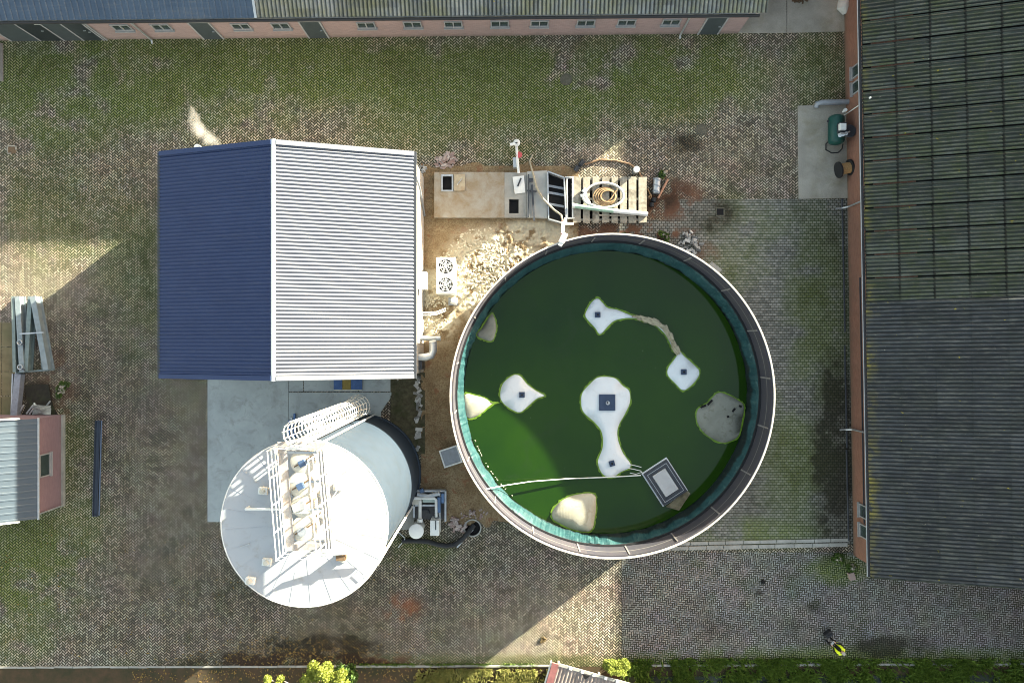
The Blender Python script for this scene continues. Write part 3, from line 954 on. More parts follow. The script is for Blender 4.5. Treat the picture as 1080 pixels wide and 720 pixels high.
d1.build('wall_pipe', M['grey_steel'], shd)
# flue on the north gable
MB().cyl((-14.35, sy1 + .1, 2.4), (-14.35, sy1 + .1, 4.9), .14, n=16).build('flue_pipe', M['galv'], shd, smooth=40)
MB().box((W(205, 402, .3).x, sy0 + .0, .3), (.5, .55, .6)).build('wall_box', M['dark_steel'], shd)

# steam at the flue
tv = NT('steam')
tv.t.nodes.remove(tv.b)
pv = tv.n('ShaderNodeVolumePrincipled')
pv.inputs['Color'].default_value = (.95, .95, .95, 1)
pv.inputs['Anisotropy'].default_value = 0.2
spts = [(232, 154, 5.0, .22), (221, 146, 5.3, .42), (212, 140, 5.6, .44), (206, 131, 5.9, .34), (204, 122, 6.1, .27), (201, 110, 6.4, .16)]
P3 = [W(*q[:3]) for q in spts]
pos_ = tv.pos()
best = None
for i in range(len(P3) - 1):
    a, bq = P3[i], P3[i + 1]; d = bq - a
    def vm(op, x, y=None):
        nd = tv.n('ShaderNodeVectorMath', operation=op); tv.put(nd.inputs[0], x)
        if y is not None: tv.put(nd.inputs['Scale' if op == 'SCALE' else 1], y)
        return nd.outputs['Value' if op in ('DOT_PRODUCT', 'LENGTH') else 'Vector']
    pa = vm('SUBTRACT', pos_, tuple(a))
    tt = tv.m('MULTIPLY', vm('DOT_PRODUCT', pa, tuple(d)), 1 / d.length_squared, clamp=True)
    near = vm('SUBTRACT', pa, vm('SCALE', tuple(d), tt))
    rad_ = tv.m('ADD', spts[i][3], tv.m('MULTIPLY', tt, spts[i + 1][3] - spts[i][3]))
    f = tv.m('DIVIDE', vm('LENGTH', near), rad_)
    best = f if best is None else tv.m('MINIMUM', best, f)
nz_ = tv.noise(1.9, 7, 0.7, dist=0.6)
body_ = tv.m('ADD', tv.m('SUBTRACT', 1.0, best), tv.m('MULTIPLY', tv.m('SUBTRACT', nz_, 0.5), 3.2))
tv.link(tv.m('MULTIPLY', tv.ramp(body_, 0.15, 1.5), 1.7), pv.inputs['Density'])
tv.link(pv.outputs[0], tv.t.nodes['Material Output'].inputs['Volume'])
m1 = MB().tube(P3, [q[3] * 1.75 for q in spts], 12)
stm = m1.build('steam', tv.mat, smooth=True)
tag(stm, 'white puff of steam drifting past the top edge of the shed roof', 'steam', kind='stuff')

# ------------------------------------------------------------------ digester tower
DC = W(381, 499.2); DR = 3.1; DH = 9.85
dg = thing('digester_tower', DC, 'tall cylindrical digester tower with a pale cone roof and caged ladder', 'silo')
b = MB().lathe([(DR + .06, 0), (DR + .06, .25), (DR, .26), (DR, DH - .02)], DC, 96)
M['clad'] = plain('dark_green_cladding', (0.026, 0.040, 0.060), 0.6, 0, 0.08, 2, (0.02, 0.026, 0.03), 0.35)
b.build('wall', M['clad'], dg, smooth=40)
APEX = .1
b = MB().lathe([(DR + .07, DH - .12), (DR + .09, DH - .03), (DR + .07, DH), (1.7, DH + APEX * .47), (.02, DH + APEX)], DC, 96, cap0=True, cap1=True)
tr_ = NT('pale_roof_sheet')
c = tr_.mix(tr_.ramp(tr_.noise(0.8, 5, 0.6), 0.3, 0.7), (0.32, 0.34, 0.37), (0.35, 0.365, 0.39))
c = tr_.mix(tr_.ramp(tr_.noise(2.5, 6, 0.7), 0.56, 0.72, 0, 0.5), c, (0.25, 0.23, 0.18))
M['cone'] = tr_.out(c, 0.6, spec=.12)
roof = b.build('roof', M['cone'], dg, smooth=40)
b = MB()
def cone_z(r): return DH + APEX * (1 - r / (DR + .07))
for k in range(24):
    a = 2 * math.pi * (k + .3) / 24
    r0 = 1.9 if k % 2 else 1.2
    p = [Vector((DC.x + r * math.cos(a), DC.y + r * math.sin(a), cone_z(r) + .004)) for r in (r0, DR + .05)]
    b.bar(p[0], p[1], .022, .006)
b.build('roof_seams', M['cone'], roof)
b = MB()
b.tube([Vector((DC.x + (DR + .1) * math.cos(a), DC.y + (DR + .1) * math.sin(a), DH - .02)) for a in np.linspace(0, 2 * math.pi, 97)[:-1]], .03, 6, closed=True)
b.build('roof_rim', M['white_steel'], roof)

PZ = 10.65
pl = MB()
c0 = W(292.5, 466, PZ); c1 = W(343, 466, PZ); c2 = W(353, 578, PZ); c3 = W(302, 581, PZ)
def quad_pt(u, v): return c0.lerp(c1, u).lerp(c3.lerp(c2, u), v)
# open grating strips either side of the hatches
for u0, u1 in ((0.0, .17), (.80, 1.0)):
    pl.prism([tuple(quad_pt(u, v)[:2]) for u, v in ((u0, 0), (u1, 0), (u1, 1), (u0, 1))], PZ - .06, PZ)
pl.prism([tuple(quad_pt(u, v)[:2]) for u, v in ((.171, 0), (.799, 0), (.799, .08), (.171, .08))], PZ - .06, PZ - .002)
pl.prism([tuple(quad_pt(u, v)[:2]) for u, v in ((.171, .94), (.799, .94), (.799, 1), (.171, 1))], PZ - .06, PZ - .002)
plat = pl.build('walkway', plain('grating', (0.27, 0.26, 0.26), 0.6, 0, 0.2, 9, (0.3, 0.2, 0.12), 0.4), dg)
b = MB()
for u in (.18, .79):
    for v in (.05, .5, .95):
        p = quad_pt(u, v); b.cyl((p.x, p.y, DH + .1), (p.x, p.y, PZ - .05), .04)
for v in (.1, .37, .63, .93):
    b.bar(quad_pt(.17, v) + Vector((0, 0, -.1)), quad_pt(.8, v) + Vector((0, 0, -.1)), .08, .08)
b.build('walkway_legs', M['galv'], plat)
rl = MB()
def rail(pts, zs=(.35, .7, 1.08), posts=True, r=.024):
    for z in zs:
        rl.tube([p + Vector((0, 0, z)) for p in pts], r, 6)
    if posts:
        for i in range(len(pts) - 1):
            n = max(1, int((pts[i + 1] - pts[i]).length / .95))
            for k in range(n + (1 if i == len(pts) - 2 else 0)):
                p = pts[i].lerp(pts[i + 1], k / n)
                rl.cyl(p, p + Vector((0, 0, 1.1)), r + .004, n=6)
rail([quad_pt(0, .04), quad_pt(0, 1), quad_pt(1, 1), quad_pt(1, .04)])
rail([quad_pt(.8, .12), quad_pt(.8, .95)], (.5, 1.08))
rl.build('guard_rail', M['white_steel'], plat)
tb_ = MB()
for u in (0.0, .995):
    a = quad_pt(u, .04); bq = quad_pt(u, 1)
    tb_.bar(a + Vector((0, 0, .06)), bq + Vector((0, 0, .06)), .015, .12)
tb_.build('toe_board', M['white_steel'], plat)

# round manhole drums between the rails
hspec = [(319, 487, .42, 'box'), (317, 511, .44, 'box'), (319, 533, .40, 'cover'), (320, 558, .44, 'round')]
for (hx, hy, hr, kind) in hspec:
    p = W(hx, hy, 10.6)
    zb = DH + .15
    hat = MB().lathe([(hr, zb), (hr, 10.47), (hr + .05, 10.48), (hr + .05, 10.55), (hr - .02, 10.57), (.05, 10.61)], p, 28)
    ho = hat.build('hatch', M['cream'], dg, smooth=35)
    if kind == 'box':
        MB().box((p.x + .04, p.y - .02, 10.71), (.26, .24, .22), R(25)).build('hatch_motor', M['motor_blue'], ho, bevel=.015)
    elif kind == 'round':
        MB().cyl((p.x, p.y - .04, 10.59), (p.x, p.y - .04, 10.8), .17, n=18).build('hatch_motor', M['grey_steel'], ho, smooth=40)
    else:
        MB().box((p.x - .1, p.y, 10.68), (.5, .3, .14), R(20)).build('hatch_cover', M['white_steel'], ho, bevel=.02)
    MB().bar((p.x - .3, p.y - .18, 10.63), (p.x + .36, p.y + .22, 10.63), .05, .04).build('hatch_clamp', M['rust'], ho)

# pipes and small vents on the cone
def on_roof(px, py): 
    p = W(px, py, 9.95); r = (p.xy - DC.xy).length
    return Vector((p.x, p.y, cone_z(r)))
pp = MB()
a = on_roof(404, 577); bq = on_roof(342, 582)
pp.tube([a + Vector((.05, 0, .35)), on_roof(372, 580) + Vector((0, 0, .33)), bq + Vector((0, 0, .42)), quad_pt(.9, 1.01) + Vector((0, 0, .1))], .06, 10)
gp = pp.build('gas_pipe', M['white_steel'], dg, smooth=40)
p = on_roof(361, 586)
MB().box(p + Vector((0, 0, .17)), (.34, .2, .34)).build('pipe_support', M['rust'], gp)
MB().lathe([(.26, 0), (.26, .06), (.12, .07), (.12, .3)], p, 18, z=p.z - .02).build('pipe_flange', M['cream'], gp)
pp = MB()
p = on_roof(262, 535); q = on_roof(300, 534)
pp.tube([p + Vector((0, 0, .3)), q + Vector((0, 0, .45)), quad_pt(.35, .58) + Vector((0, 0, -.02))], .045, 8)
pp.tube([quad_pt(-.1, .66) + Vector((0, 0, -.2)), quad_pt(.5, .66) + Vector((0, 0, -.05))], .04, 8)
pp.cyl(p + Vector((0, 0, -.02)), p + Vector((0, 0, .32)), .05)
pp.build('vent_pipe', M['white_steel'], dg, smooth=40)
for (vx, vy) in ((278, 517), (282, 592), (357, 513), (264, 612), (343, 520), (344, 542)):
    p = on_roof(vx, vy)
    v = MB().box(p + Vector((0, 0, .08)), (.34, .26, .2), R(-6)).build('roof_vent', M['white_steel'], dg, bevel=.012)
    MB().lathe([(.1, .17), (.1, .26), (.03, .28)], p, 12, z=p.z).build('vent_cap', M['cream'], v)
pp = MB()
p0 = W(344, 498, 11)
pp.tube([p0, W(352, 506, 10.7), W(355, 518, 10.65), W(349, 527, 10.6)], .025, 6)
pp.build('cable', M['galv'], dg)
b = MB()
for (vx, vy, an) in ((369, 494, 35), (381, 606, -35), (258, 575, 20)):
    p = on_roof(vx, vy); d = Vector((math.cos(R(an)), math.sin(R(an)), 0)) * .18
    b.tube([p - d, p - d + Vector((0, 0, .08)), p + d + Vector((0, 0, .08)), p + d], .014, 6)
b.build('lifting_eye', M['galv'], dg)

# caged ladder on the north wall
LC = W(387, 425.5)                    # cage axis on plan
ld = (Vector((LC.x, LC.y, 0)) - Vector((DC.x, DC.y, 0))).normalized()
lt = Vector((-ld.y, ld.x, 0))
foot = Vector((DC.x, DC.y, 0)) + ld * (DR + .22)
b = MB()
for s in (-.24, .24):
    b.bar(foot + lt * s + Vector((0, 0, .05)), foot + lt * s + Vector((0, 0, 11.9)), .05, .05)
for k in range(40):
    z = .3 + k * .29
    if z < 11.3: b.cyl(foot - lt * .24 + Vector((0, 0, z)), foot + lt * .24 + Vector((0, 0, z)), .014, n=6)
lad = b.build('ladder', M['white_steel'], dg)
b = MB()
def cage_r(z): return .44 + .16 * max(0.0, (3.6 - z) / 1.4)
def hoop(z):
    rr = cage_r(z)
    return [foot + ld * (.42 + rr * math.cos(a)) + lt * (rr * math.sin(a)) + Vector((0, 0, z)) for a in np.linspace(-2.25, 2.25, 15)]
zs = np.arange(2.2, 12.0, .42)
for i, z in enumerate(zs):
    hp = [foot + lt * -.24 + Vector((0, 0, z))] + hoop(z) + [foot + lt * .24 + Vector((0, 0, z))]
    for j in range(len(hp) - 1):
        b.bar(hp[j], hp[j + 1], .012, .10)
for a in np.linspace(-2.1, 2.1, 9):
    def q_(z): return foot + ld * (.42 + cage_r(z) * math.cos(a)) + lt * (cage_r(z) * math.sin(a)) + Vector((0, 0, z))
    b.bar(q_(2.2), q_(3.6), .06, .014, up=ld)
    b.bar(q_(3.6), q_(11.95), .06, .014, up=ld)
b.build('safety_cage', M['white_steel'], lad)
# landing gate between ladder and walkway
b = MB()
for s in (-.38, .38):
    for z in (.5, 1.05):
        b.tube([foot + lt * s + ld * -.15 + Vector((0, 0, 10.65 + z)), quad_pt(.5 + s * 1.2 if s < 0 else .75, .02) + Vector((0, 0, z))], .024, 6)
b.prism([tuple((foot + lt * -.4 - ld * .1)[:2]), tuple((foot + lt * .4 - ld * .1)[:2]), tuple(quad_pt(.85, .03)[:2]), tuple(quad_pt(.15, .03)[:2])], 10.59, 10.64)
b.build('landing', M['white_steel'], plat)
# cable conduit down the wall beside the ladder
cp = Vector((W(395.5, 436.5).x, W(395.5, 436.5).y, 0))
cd = (cp - Vector((DC.x, DC.y, 0))).normalized()
cp = Vector((DC.x, DC.y, 0)) + cd * (DR + .1)
MB().tube([cp + Vector((0, 0, .05)), cp + Vector((0, 0, DH)), cp + cd * -.15 + Vector((0, 0, DH + .16))], .045, 8).build('conduit', M['white_steel'], dg)
# white overflow pipe running down the east side
ep = Vector((DC.x, DC.y, 0)) + Vector((math.cos(R(-30)), math.sin(R(-30)), 0)) * (DR + .1)
MB().tube([ep + Vector((0, 0, .6)), ep + Vector((0, 0, DH - .1))], .055, 10).build('overflow_pipe', M['white_steel'], dg)

# ------------------------------------------------------------------ open basin
BR = 154 * K; BZ = 3.6; WZ = 1.2; LIN = 2.1
C2 = (CB.x, CB.y)
bs = thing('slurry_basin', (CB.x, CB.y, 0), 'big round open basin of dark green liquid with teal liner inside its wall', 'basin')
tw = NT('basin_panel')
p = tw.pos(); x, y, z = tw.xyz(p)
an = tw.m('ARCTAN2', y, x)
seg = tw.m('FLOOR', tw.m('MULTIPLY', an, 40 / (2 * math.pi)))
fr = tw.m('FRACT', tw.m('MULTIPLY', an, 40 / (2 * math.pi)))
rn = tw.white(tw.comb(seg, 2.0, 1.0))
c = tw.mix(rn, (0.03, 0.03, 0.043), (0.048, 0.043, 0.053))
c = tw.mix(tw.ramp(tw.noise(1.6, 6, 0.7), 0.4, 0.7, 0, 0.6), c, (0.045, 0.045, 0.05))
c = tw.mix(tw.m('LESS_THAN', tw.m('ABSOLUTE', tw.m('SUBTRACT', z, 2.95)), 0.035), c, (0.12, 0.115, 0.115))
M['panel'] = tw.out(c, 0.8)
b = MB().lathe([(BR + .0, 0), (BR + .0, BZ - .05), (BR - .12, BZ - .05), (BR - .12, 0.05)], C2, 160, cap0=False, cap1=False)
b.build('wall', M['panel'], bs, smooth=40)
pj = plain('pale_joint', (0.16, 0.15, 0.15), 0.8)
for k in range(20):
    a = 2 * math.pi * (k + .35) / 20
    d = Vector((math.cos(a), math.sin(a), 0))
    p0 = Vector((CB.x, CB.y, 0)) + d * (BR - .135)
    MB().bar(p0 + Vector((0, 0, LIN + .1)), p0 + Vector((0, 0, BZ - .08)), .07, .03, up=d).build('wall_seam', pj, bs)
b = MB().lathe([(BR - .045, BZ - .049), (BR - .045, BZ + .03), (BR + .03, BZ + .03), (BR + .03, BZ - .12), (BR + .002, BZ - .12), (BR + .002, BZ - .049)], C2, 160, cap0=False, cap1=False)
b.build('rim', plain('pale_rim_edge', (0.42, 0.40, 0.38), 0.7, 0, 0.2, 2, (0.2, 0.15, 0.12), 0.4), bs, smooth=40)
b = MB().lathe([(BR - .125, LIN), (BR - .22, LIN), (BR - .22, LIN + .1), (BR - .125, LIN + .1)], C2, 160, cap0=False, cap1=False)
b.build('clamp_strip', M['black_rubber'], bs)
# wrinkled teal liner hanging to the liquid
NA = 480
rows = []
nw = rng.random(NA)
for (fz, rr) in ((1.0, BR - .2), (.86, BR - .27), (.45, BR - .40), (0.1, BR - .48), (-.25, BR - .52)):
    row = []
    for i in range(NA + 1):
        a = 2 * math.pi * (i % NA) / NA
        amp = .05 * (1 - abs(fz - .5)) + .015
        wv = (math.sin(a * 23 + 4 * math.sin(a * 5) + 2 * fz) * .7 + math.sin(a * 67 + 5 * math.sin(a * 11) - 3 * fz) * .5 * (.5 + .5 * math.sin(a * 3)) + (nw[i % NA] - .5) * .5) * amp
        zz = WZ + (LIN - WZ) * fz + (nw[(i * 3) % NA] - .5) * .05
        row.append((CB.x + (rr + wv) * math.cos(a), CB.y + (rr + wv) * math.sin(a), zz))
    rows.append(row)
b = MB().grid(rows)
tl = NT('teal_liner')
c = tl.mix(tl.ramp(tl.noise(1.6, 6, 0.7), 0.35, 0.65), (0.007, 0.034, 0.04), (0.018, 0.062, 0.066))
c = tl.mix(tl.ramp(tl.noise(3.3, 5, 0.7, dist=.8), 0.56, 0.7, 0, .6), c, (0.06, 0.115, 0.11))
xx, yy_, zz_ = tl.xyz(tl.pos())
wet = tl.ramp(tl.m('ADD', tl.m('SUBTRACT', zz_, tl.ramp(tl.m('ADD', tl.m('MULTIPLY', xx, 0.8), tl.m('MULTIPLY', yy_, -0.6)), 2.0, 7.0, 0.0, .42)), tl.m('MULTIPLY', tl.noise(1.2, 4), .35)), WZ + .2, WZ + .33, 1, 0)  # wet edge plus painted shade of the gap, taller at lower right
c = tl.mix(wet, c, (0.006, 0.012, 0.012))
M['liner'] = tl.out(c, 0.5, spec=.35)
b.build('liner', M['liner'], bs)
tl2 = NT('basin_liquid')
c = tl2.mix(tl2.ramp(tl2.noise(.16, 4, 0.6), 0.3, 0.7), (0.005, 0.023, 0.002), (0.012, 0.039, 0.001))
c = tl2.mix(tl2.ramp(tl2.noise(.55, 6, 0.7, dist=1.2), 0.56, 0.72, 0, .35), c, (0.016, 0.03, 0.012))
sp = tl2.ramp(tl2.noise(5.0, 2, 0.6), 0.76, 0.775, 0, .5)
c = tl2.mix(sp, c, (0.25, 0.27, 0.2))
tl2.bump(tl2.noise(3.0, 3), .02, .02)
M['liquid'] = tl2.out(c, 0.06, spec=0.34)
b = MB().lathe([(BR - .5, WZ), (BR * .5, WZ), (.02, WZ)], C2, 160, cap0=False, cap1=True)
water = b.build('water', M['liquid'])
tag(water, kind='structure')

# cover membrane showing above the liquid
def spline(pts, n=6):
    out = []
    m = len(pts)
    for i in range(m):
        p0, p1, p2, p3 = [Vector((*pts[(i + k - 1) % m], 0)) for k in range(4)]
        for k in range(n):
            t_ = k / n
            out.append(0.5 * ((2 * p1) + (-p0 + p2) * t_ + (2 * p0 - 5 * p1 + 4 * p2 - p3) * t_ * t_ + (-p0 + 3 * p1 - 3 * p2 + p3) * t_ ** 3))
    return out


tm = NT('pale_membrane')
c = tm.mix(tm.ramp(tm.noise(0.9, 5, 0.6), 0.3, 0.7), (0.52, 0.555, 0.585), (0.57, 0.605, 0.63))
c = tm.mix(tm.ramp(tm.noise(2.1, 6, 0.7, dist=.6), 0.56, 0.75, 0, .4), c, (0.33, 0.34, 0.31))
tm.bump(tm.noise(1.6, 5, 0.6, dist=1.0), .5, .05)
M['membrane'] = tm.out(c, 0.5)
tm = NT('cream_membrane')
c = tm.mix(tm.ramp(tm.noise(1.1, 6, 0.65), 0.3, 0.7), (0.30, 0.285, 0.22), (0.40, 0.385, 0.32))
c = tm.mix(tm.ramp(tm.noise(2.6, 6, 0.7, dist=.5), 0.55, 0.7, 0, 0.5), c, (0.2, 0.18, 0.1))
M['membrane_c'] = tm.out(c, 0.55)
tm = NT('dirty_membrane')
c = tm.mix(tm.ramp(tm.noise(1.2, 6, 0.65), 0.3, 0.7), (0.15, 0.152, 0.125), (0.22, 0.222, 0.19))
c = tm.mix(tm.ramp(tm.noise(3.0, 6, 0.7, dist=.5), 0.54, 0.66, 0, 0.75), c, (0.11, 0.11, 0.08))
M['membrane_d'] = tm.out(c, 0.6)
tm = NT('brown_sludge')
M['sludge'] = plain('brown_sludge', (0.12, 0.105, 0.065), 0.7, 0, .4, 5, (.2, .18, .12), .8)
M['tan_scum'] = plain('tan_scum', (.3, .27, .19), .7, 0, .3, 5, (.15, .12, .07), .7)
M['algae'] = plain('algae_fringe', (0.10, 0.18, 0.015), 0.5, 0, .35, 4)


def membrane(name, pts, label, cat, group=None, dome=0.10, mat='membrane', box=None, rim=.042, thing_loc=None):
    cx = sum(p[0] for p in pts) / len(pts); cy = sum(p[1] for p in pts) / len(pts)
    root = thing(name, W(cx, cy, WZ), label, cat, group)
    ring = [W(p.x, p.y, WZ) for p in spline(pts)]
    n = len(ring)
    # skirt: green glow of shallow liquid over the membrane, painted as a larger outline
    def off(d, z, jit=0.0):
        out = []
        for i in range(n):
            t_ = (ring[(i + 1) % n] - ring[i - 1]).normalized(); nr = Vector((t_.y, -t_.x, 0))
            out.append(ring[i] + nr * (d + random.uniform(-jit, jit)) + Vector((0, 0, z)))
        return out
    a2 = sum(ring[i].x * ring[(i + 1) % n].y - ring[(i + 1) % n].x * ring[i].y for i in range(n))
    sg = 1 if a2 > 0 else -1
    sk = MB()
    o1 = off(sg * rim, .006, .034); i1 = off(-sg * .03, .012)
    sk.add(o1 + i1, [(i, (i + 1) % n, n + (i + 1) % n, n + i) for i in range(n)])
    sk.build('algae_fringe', M['algae'], root, solid=-0.01)
    # domed sheet
    bm_ = bmesh.new()
    vs = [bm_.verts.new(p + Vector((0, 0, .004))) for p in ring]
    for i in range(n): bm_.edges.new((vs[i], vs[(i + 1) % n]))
    fc = bm_.faces.new(vs)
    bmesh.ops.triangulate(bm_, faces=[fc])
    bmesh.ops.subdivide_edges(bm_, edges=[e for e in bm_.edges if e.calc_length() > .35], cuts=2, use_grid_fill=True)
    bmesh.ops.triangulate(bm_, faces=bm_.faces)
    rp = np.array([[p.x, p.y] for p in ring])
    for v in bm_.verts:
        dd = np.min(np.hypot(rp[:, 0] - v.co.x, rp[:, 1] - v.co.y))
        v.co.z = WZ + .008 + dome * (1 - math.exp(-dd / .28)) 
    mb = MB(); bm_.verts.index_update()
    mb.add([v.co.copy() for v in bm_.verts], [[v.index for v in f.verts] for f in bm_.faces])
    bm_.free()
    top = mb.build('membrane_top', M[mat], root, smooth=True, solid=.012)
    if box:
        for (bx_, by_, bw, rz2, hole) in box:
            p = W(bx_, by_, WZ)
            wgt = MB().box(p + Vector((0, 0, dome + .03)), (bw, bw, .1), rz2)
            wo = wgt.build('weight_plate', M['navy'], root, bevel=.012)
            if hole:
                MB().cyl(p + Vector((.02, -.02, dome + .07)), p + Vector((.02, -.02, dome + .14)), .1, n=16).build('vent_socket', M['galv'], wo)
            MB().cyl(p + Vector((0, 0, dome + .08)), p + Vector((0, 0, dome + .15)), .045, n=12).build('plug', M['void'], wo)
    return root


GI = 'pale membrane islands in the basin'
membrane('membrane_island', [(541, 395), (549, 396), (556, 404), (565, 411), (575, 417), (566, 421), (558, 428), (549, 435), (541, 433), (531, 426), (527, 417), (530, 404)],
         'drop-shaped pale membrane island with a pointed right tip, leftmost of those with a dark square', 'membrane island', GI, box=[(550.5, 416, .28, 0, 0)])
membrane('membrane_island', [(630, 314), (636, 319), (641, 324), (651, 326), (661, 330), (672, 334), (684, 337), (695, 342), (705, 351), (711, 362), (714, 369), (710, 371), (706, 362), (700, 352), (690, 343), (678, 338), (664, 336), (650, 338), (643, 343), (633, 353), (627, 346), (618, 336), (617, 330), (623, 319)],
         'pale membrane island at the top with a long tail curving down to the right', 'membrane island', GI, box=[(630, 332, .28, 0, 0)], rim=.05)
membrane('membrane_island', [(717, 370.5), (722, 375), (732, 384), (738, 391), (736, 399), (728, 408), (720, 412), (712, 405), (704, 396), (704, 388), (711, 378)],
         'rounded diamond-shaped pale membrane island at the end of the curved tail', 'membrane island', GI, box=[(720.5, 392, .28, 0, 0)])
membrane('membrane_island', [(632, 397), (648, 398), (657, 406), (664, 412), (665, 424), (660, 436), (653, 449), (652, 461), (657, 476), (666, 491), (655, 498), (645, 504), (635, 500), (630, 487), (635, 471), (634, 456), (627, 446), (614, 433), (613, 416), (622, 404)],
         'largest pale membrane island shaped like a dumb-bell with a big dark square', 'membrane island', GI, box=[(640, 424, .82, 0, 1), (645, 488, .28, R(15), 0)])
GE = 'membrane corners resting against the basin wall'
membrane('membrane_corner', [(490, 415), (500, 416), (511, 419), (519, 424), (526, 424.5), (519, 426.5), (508, 436), (499, 441), (492, 440), (487, 428)],
         'cream membrane corner in the sun at the left wall, pointing at the drop-shaped island', 'membrane corner', GE, mat='membrane_c', dome=.14)
membrane('membrane_corner', [(519, 330), (524, 343), (523, 352), (519, 360), (509, 358), (502, 353), (508, 345)],
         'small grey fan-shaped membrane corner at the upper left of the basin', 'membrane corner', GE, mat='membrane_d', dome=.12)
membrane('membrane_corner', [(583, 537), (592, 527), (606, 521), (626, 520), (629, 530), (628, 545), (623, 560), (606, 559), (590, 552), (582, 546)],
         'half sunlit white membrane corner at the bottom of the basin', 'membrane corner', GE, mat='membrane_c', dome=.22)
membrane('membrane_corner', [(735, 432), (745, 425), (756, 414), (766, 415), (778, 421), (785, 428), (783, 444), (778, 461), (762, 467), (745, 459), (735, 446)],
         'dirty grey-brown membrane corner with dark scum at the right wall', 'membrane corner', GE, mat='membrane_d', dome=.12)
sl_ = MB()
tail = [(668, 334), (680, 337), (692, 340.5), (701, 347), (707, 356), (711, 366), (714, 371)]
for k in range(150):
    q = random.random() * (len(tail) - 1); i_ = int(q); f = q - i_
    px_ = tail[i_][0] * (1 - f) + tail[i_ + 1][0] * f; py_ = tail[i_][1] * (1 - f) + tail[i_ + 1][1] * f
    an_ = -math.atan2(tail[i_ + 1][1] - tail[i_][1], tail[i_ + 1][0] - tail[i_][0])
    p = W(px_ + random.uniform(-2, 2.5), py_ + random.uniform(-2.5, 2), WZ)
    sl_.box(p + Vector((0, 0, .09 + .0007 * k)), (random.uniform(.12, .4), random.uniform(.05, .12), .05), an_ + random.uniform(-.25, .25))
tag(sl_.build('scum', M['tan_scum'], bevel=.012), 'tan strip of scum collected along the curved membrane tail', 'scum', kind='stuff')
# black scum pieces on the dirty corner
sc2 = MB()
for px_, py_, l, a in ((773, 432, .22, .9), (767, 439, .12, .2), (780, 428, .15, -.5), (741, 428, .3, .4), (748, 424, .35, .8)):
    sc2.box(W(px_, py_, WZ) + Vector((0, 0, .13)), (l, .1, .06), a)
tag(sc2.build('black_debris', M['void'], bevel=.02), 'black scraps lying on the dirty membrane corner', 'debris', kind='stuff')

# floating box
fb_o = W(701, 508, WZ)
fb = thing('floating_box', fb_o, 'tilted rectangular floating box with dark frame and pale lid in the basin', 'float', rz=R(-57 + 0))
Lx, Ly = 1.95, 1.45
def ring_box(mb, lx, ly, t_, z0, z1):
    for s in (-1, 1):
        mb.box((0, s * (ly - t_) / 2, (z0 + z1) / 2), (lx, t_, z1 - z0))
        mb.box((s * (lx - t_) / 2, 0, (z0 + z1) / 2), (t_, ly - 2 * t_ - .004, z1 - z0))
    return mb
b = MB().box((0, 0, -.02), (Lx + .08, Ly + .08, .1)); b.build('base', M['membrane'], fb, local=True, bevel=.02)
ring_box(MB(), Lx - .05, Ly - .05, .29, .03, .2).build('frame', M['dark_steel'], fb, local=True, bevel=.01)
ring_box(MB(), Lx - .30, Ly - .30, .02, .201, .215).build('inner_strip', M['galv'], fb, local=True)
tlid = plain('pale_lid', (0.36, 0.37, 0.38), 0.4, 0, .1, 2, (.24, .2, .17), .7)
MB().box((0, 0, .12), (Lx - .68, Ly - .68, .16)).build('lid', tlid, fb, local=True, bevel=.015)
sk = MB().prism([tuple(W(*q, WZ)[:2]) for q in ((702, 534), (716, 538), (728, 520), (724, 516))], WZ + .0, WZ + .04)
tag(sk.build('sludge_patch', M['sludge']), 'greenish brown sludge beside the floating box', 'sludge', kind='stuff')
# tie ropes from the box to the island
rp_ = MB()
for q in (((663, 489), (676, 492)), ((662, 493), (676, 496)), ((664, 498), (677, 497))):
    rp_.tube([W(*q[0], WZ) + Vector((0, 0, .1)), W((q[0][0] + q[1][0]) / 2, q[0][1] + 1.5, WZ) + Vector((0, 0, .05)), W(*q[1], WZ) + Vector((0, 0, .12))], .018, 5)
tag(rp_.build('tie_ropes', M['white_steel']), 'short white ties from the floating box to the dumb-bell island', 'rope')
rp_ = MB().tube([W(508, 516.5, BZ - .7), W(530, 512, WZ + .6), W(560, 507.5, WZ + .25), W(600, 504.5, WZ + .12), W(640, 503, WZ + .1), W(676, 501, WZ + .15)], .028, 6)
tag(rp_.build('mooring_rope', M['white_steel']), 'thin white mooring rope across the basin from left wall to floating box', 'rope')
rp_ = MB()
for k in range(26):
    a = R(200 + random.random() * 34)
    p = Vector((CB.x + (BR - .62) * math.cos(a), CB.y + (BR - .62) * math.sin(a), WZ + .05))
    rp_.box(p, (random.uniform(.03, .1), .03, .03), random.uniform(0, 3))
tag(rp_.build('foam_flecks', M['cream']), 'pale flecks of foam along the left liner edge', 'foam', kind='stuff')

# things standing at the basin's outer wall
hf = thing('frame_hatch', W(476, 480), 'square white-framed grey hatch on the sand at the left basin wall', 'hatch', rz=R(18))
ring_box(MB(), 1.0, .95, .07, .3, .38).build('frame', M['white_steel'], hf, local=True)
MB().box((0, 0, .31), (.85, .8, .06)).build('panel', M['grey_steel'], hf, local=True)
MB().box((0, 0, .15), (.9, .85, .26)).build('base', M['dark_steel'], hf, local=True)
jb = thing('junction_box', W(751, 284), 'small pale box on the ground at the upper right basin wall', 'box', rz=R(-38))
MB().box((0, 0, .2), (.62, .34, .4)).build('body', M['white_steel'], jb, local=True, bevel=.02)
MB().box((0, 0, .42), (.68, .4, .05)).build('lid', M['concrete'], jb, local=True, bevel=.01)

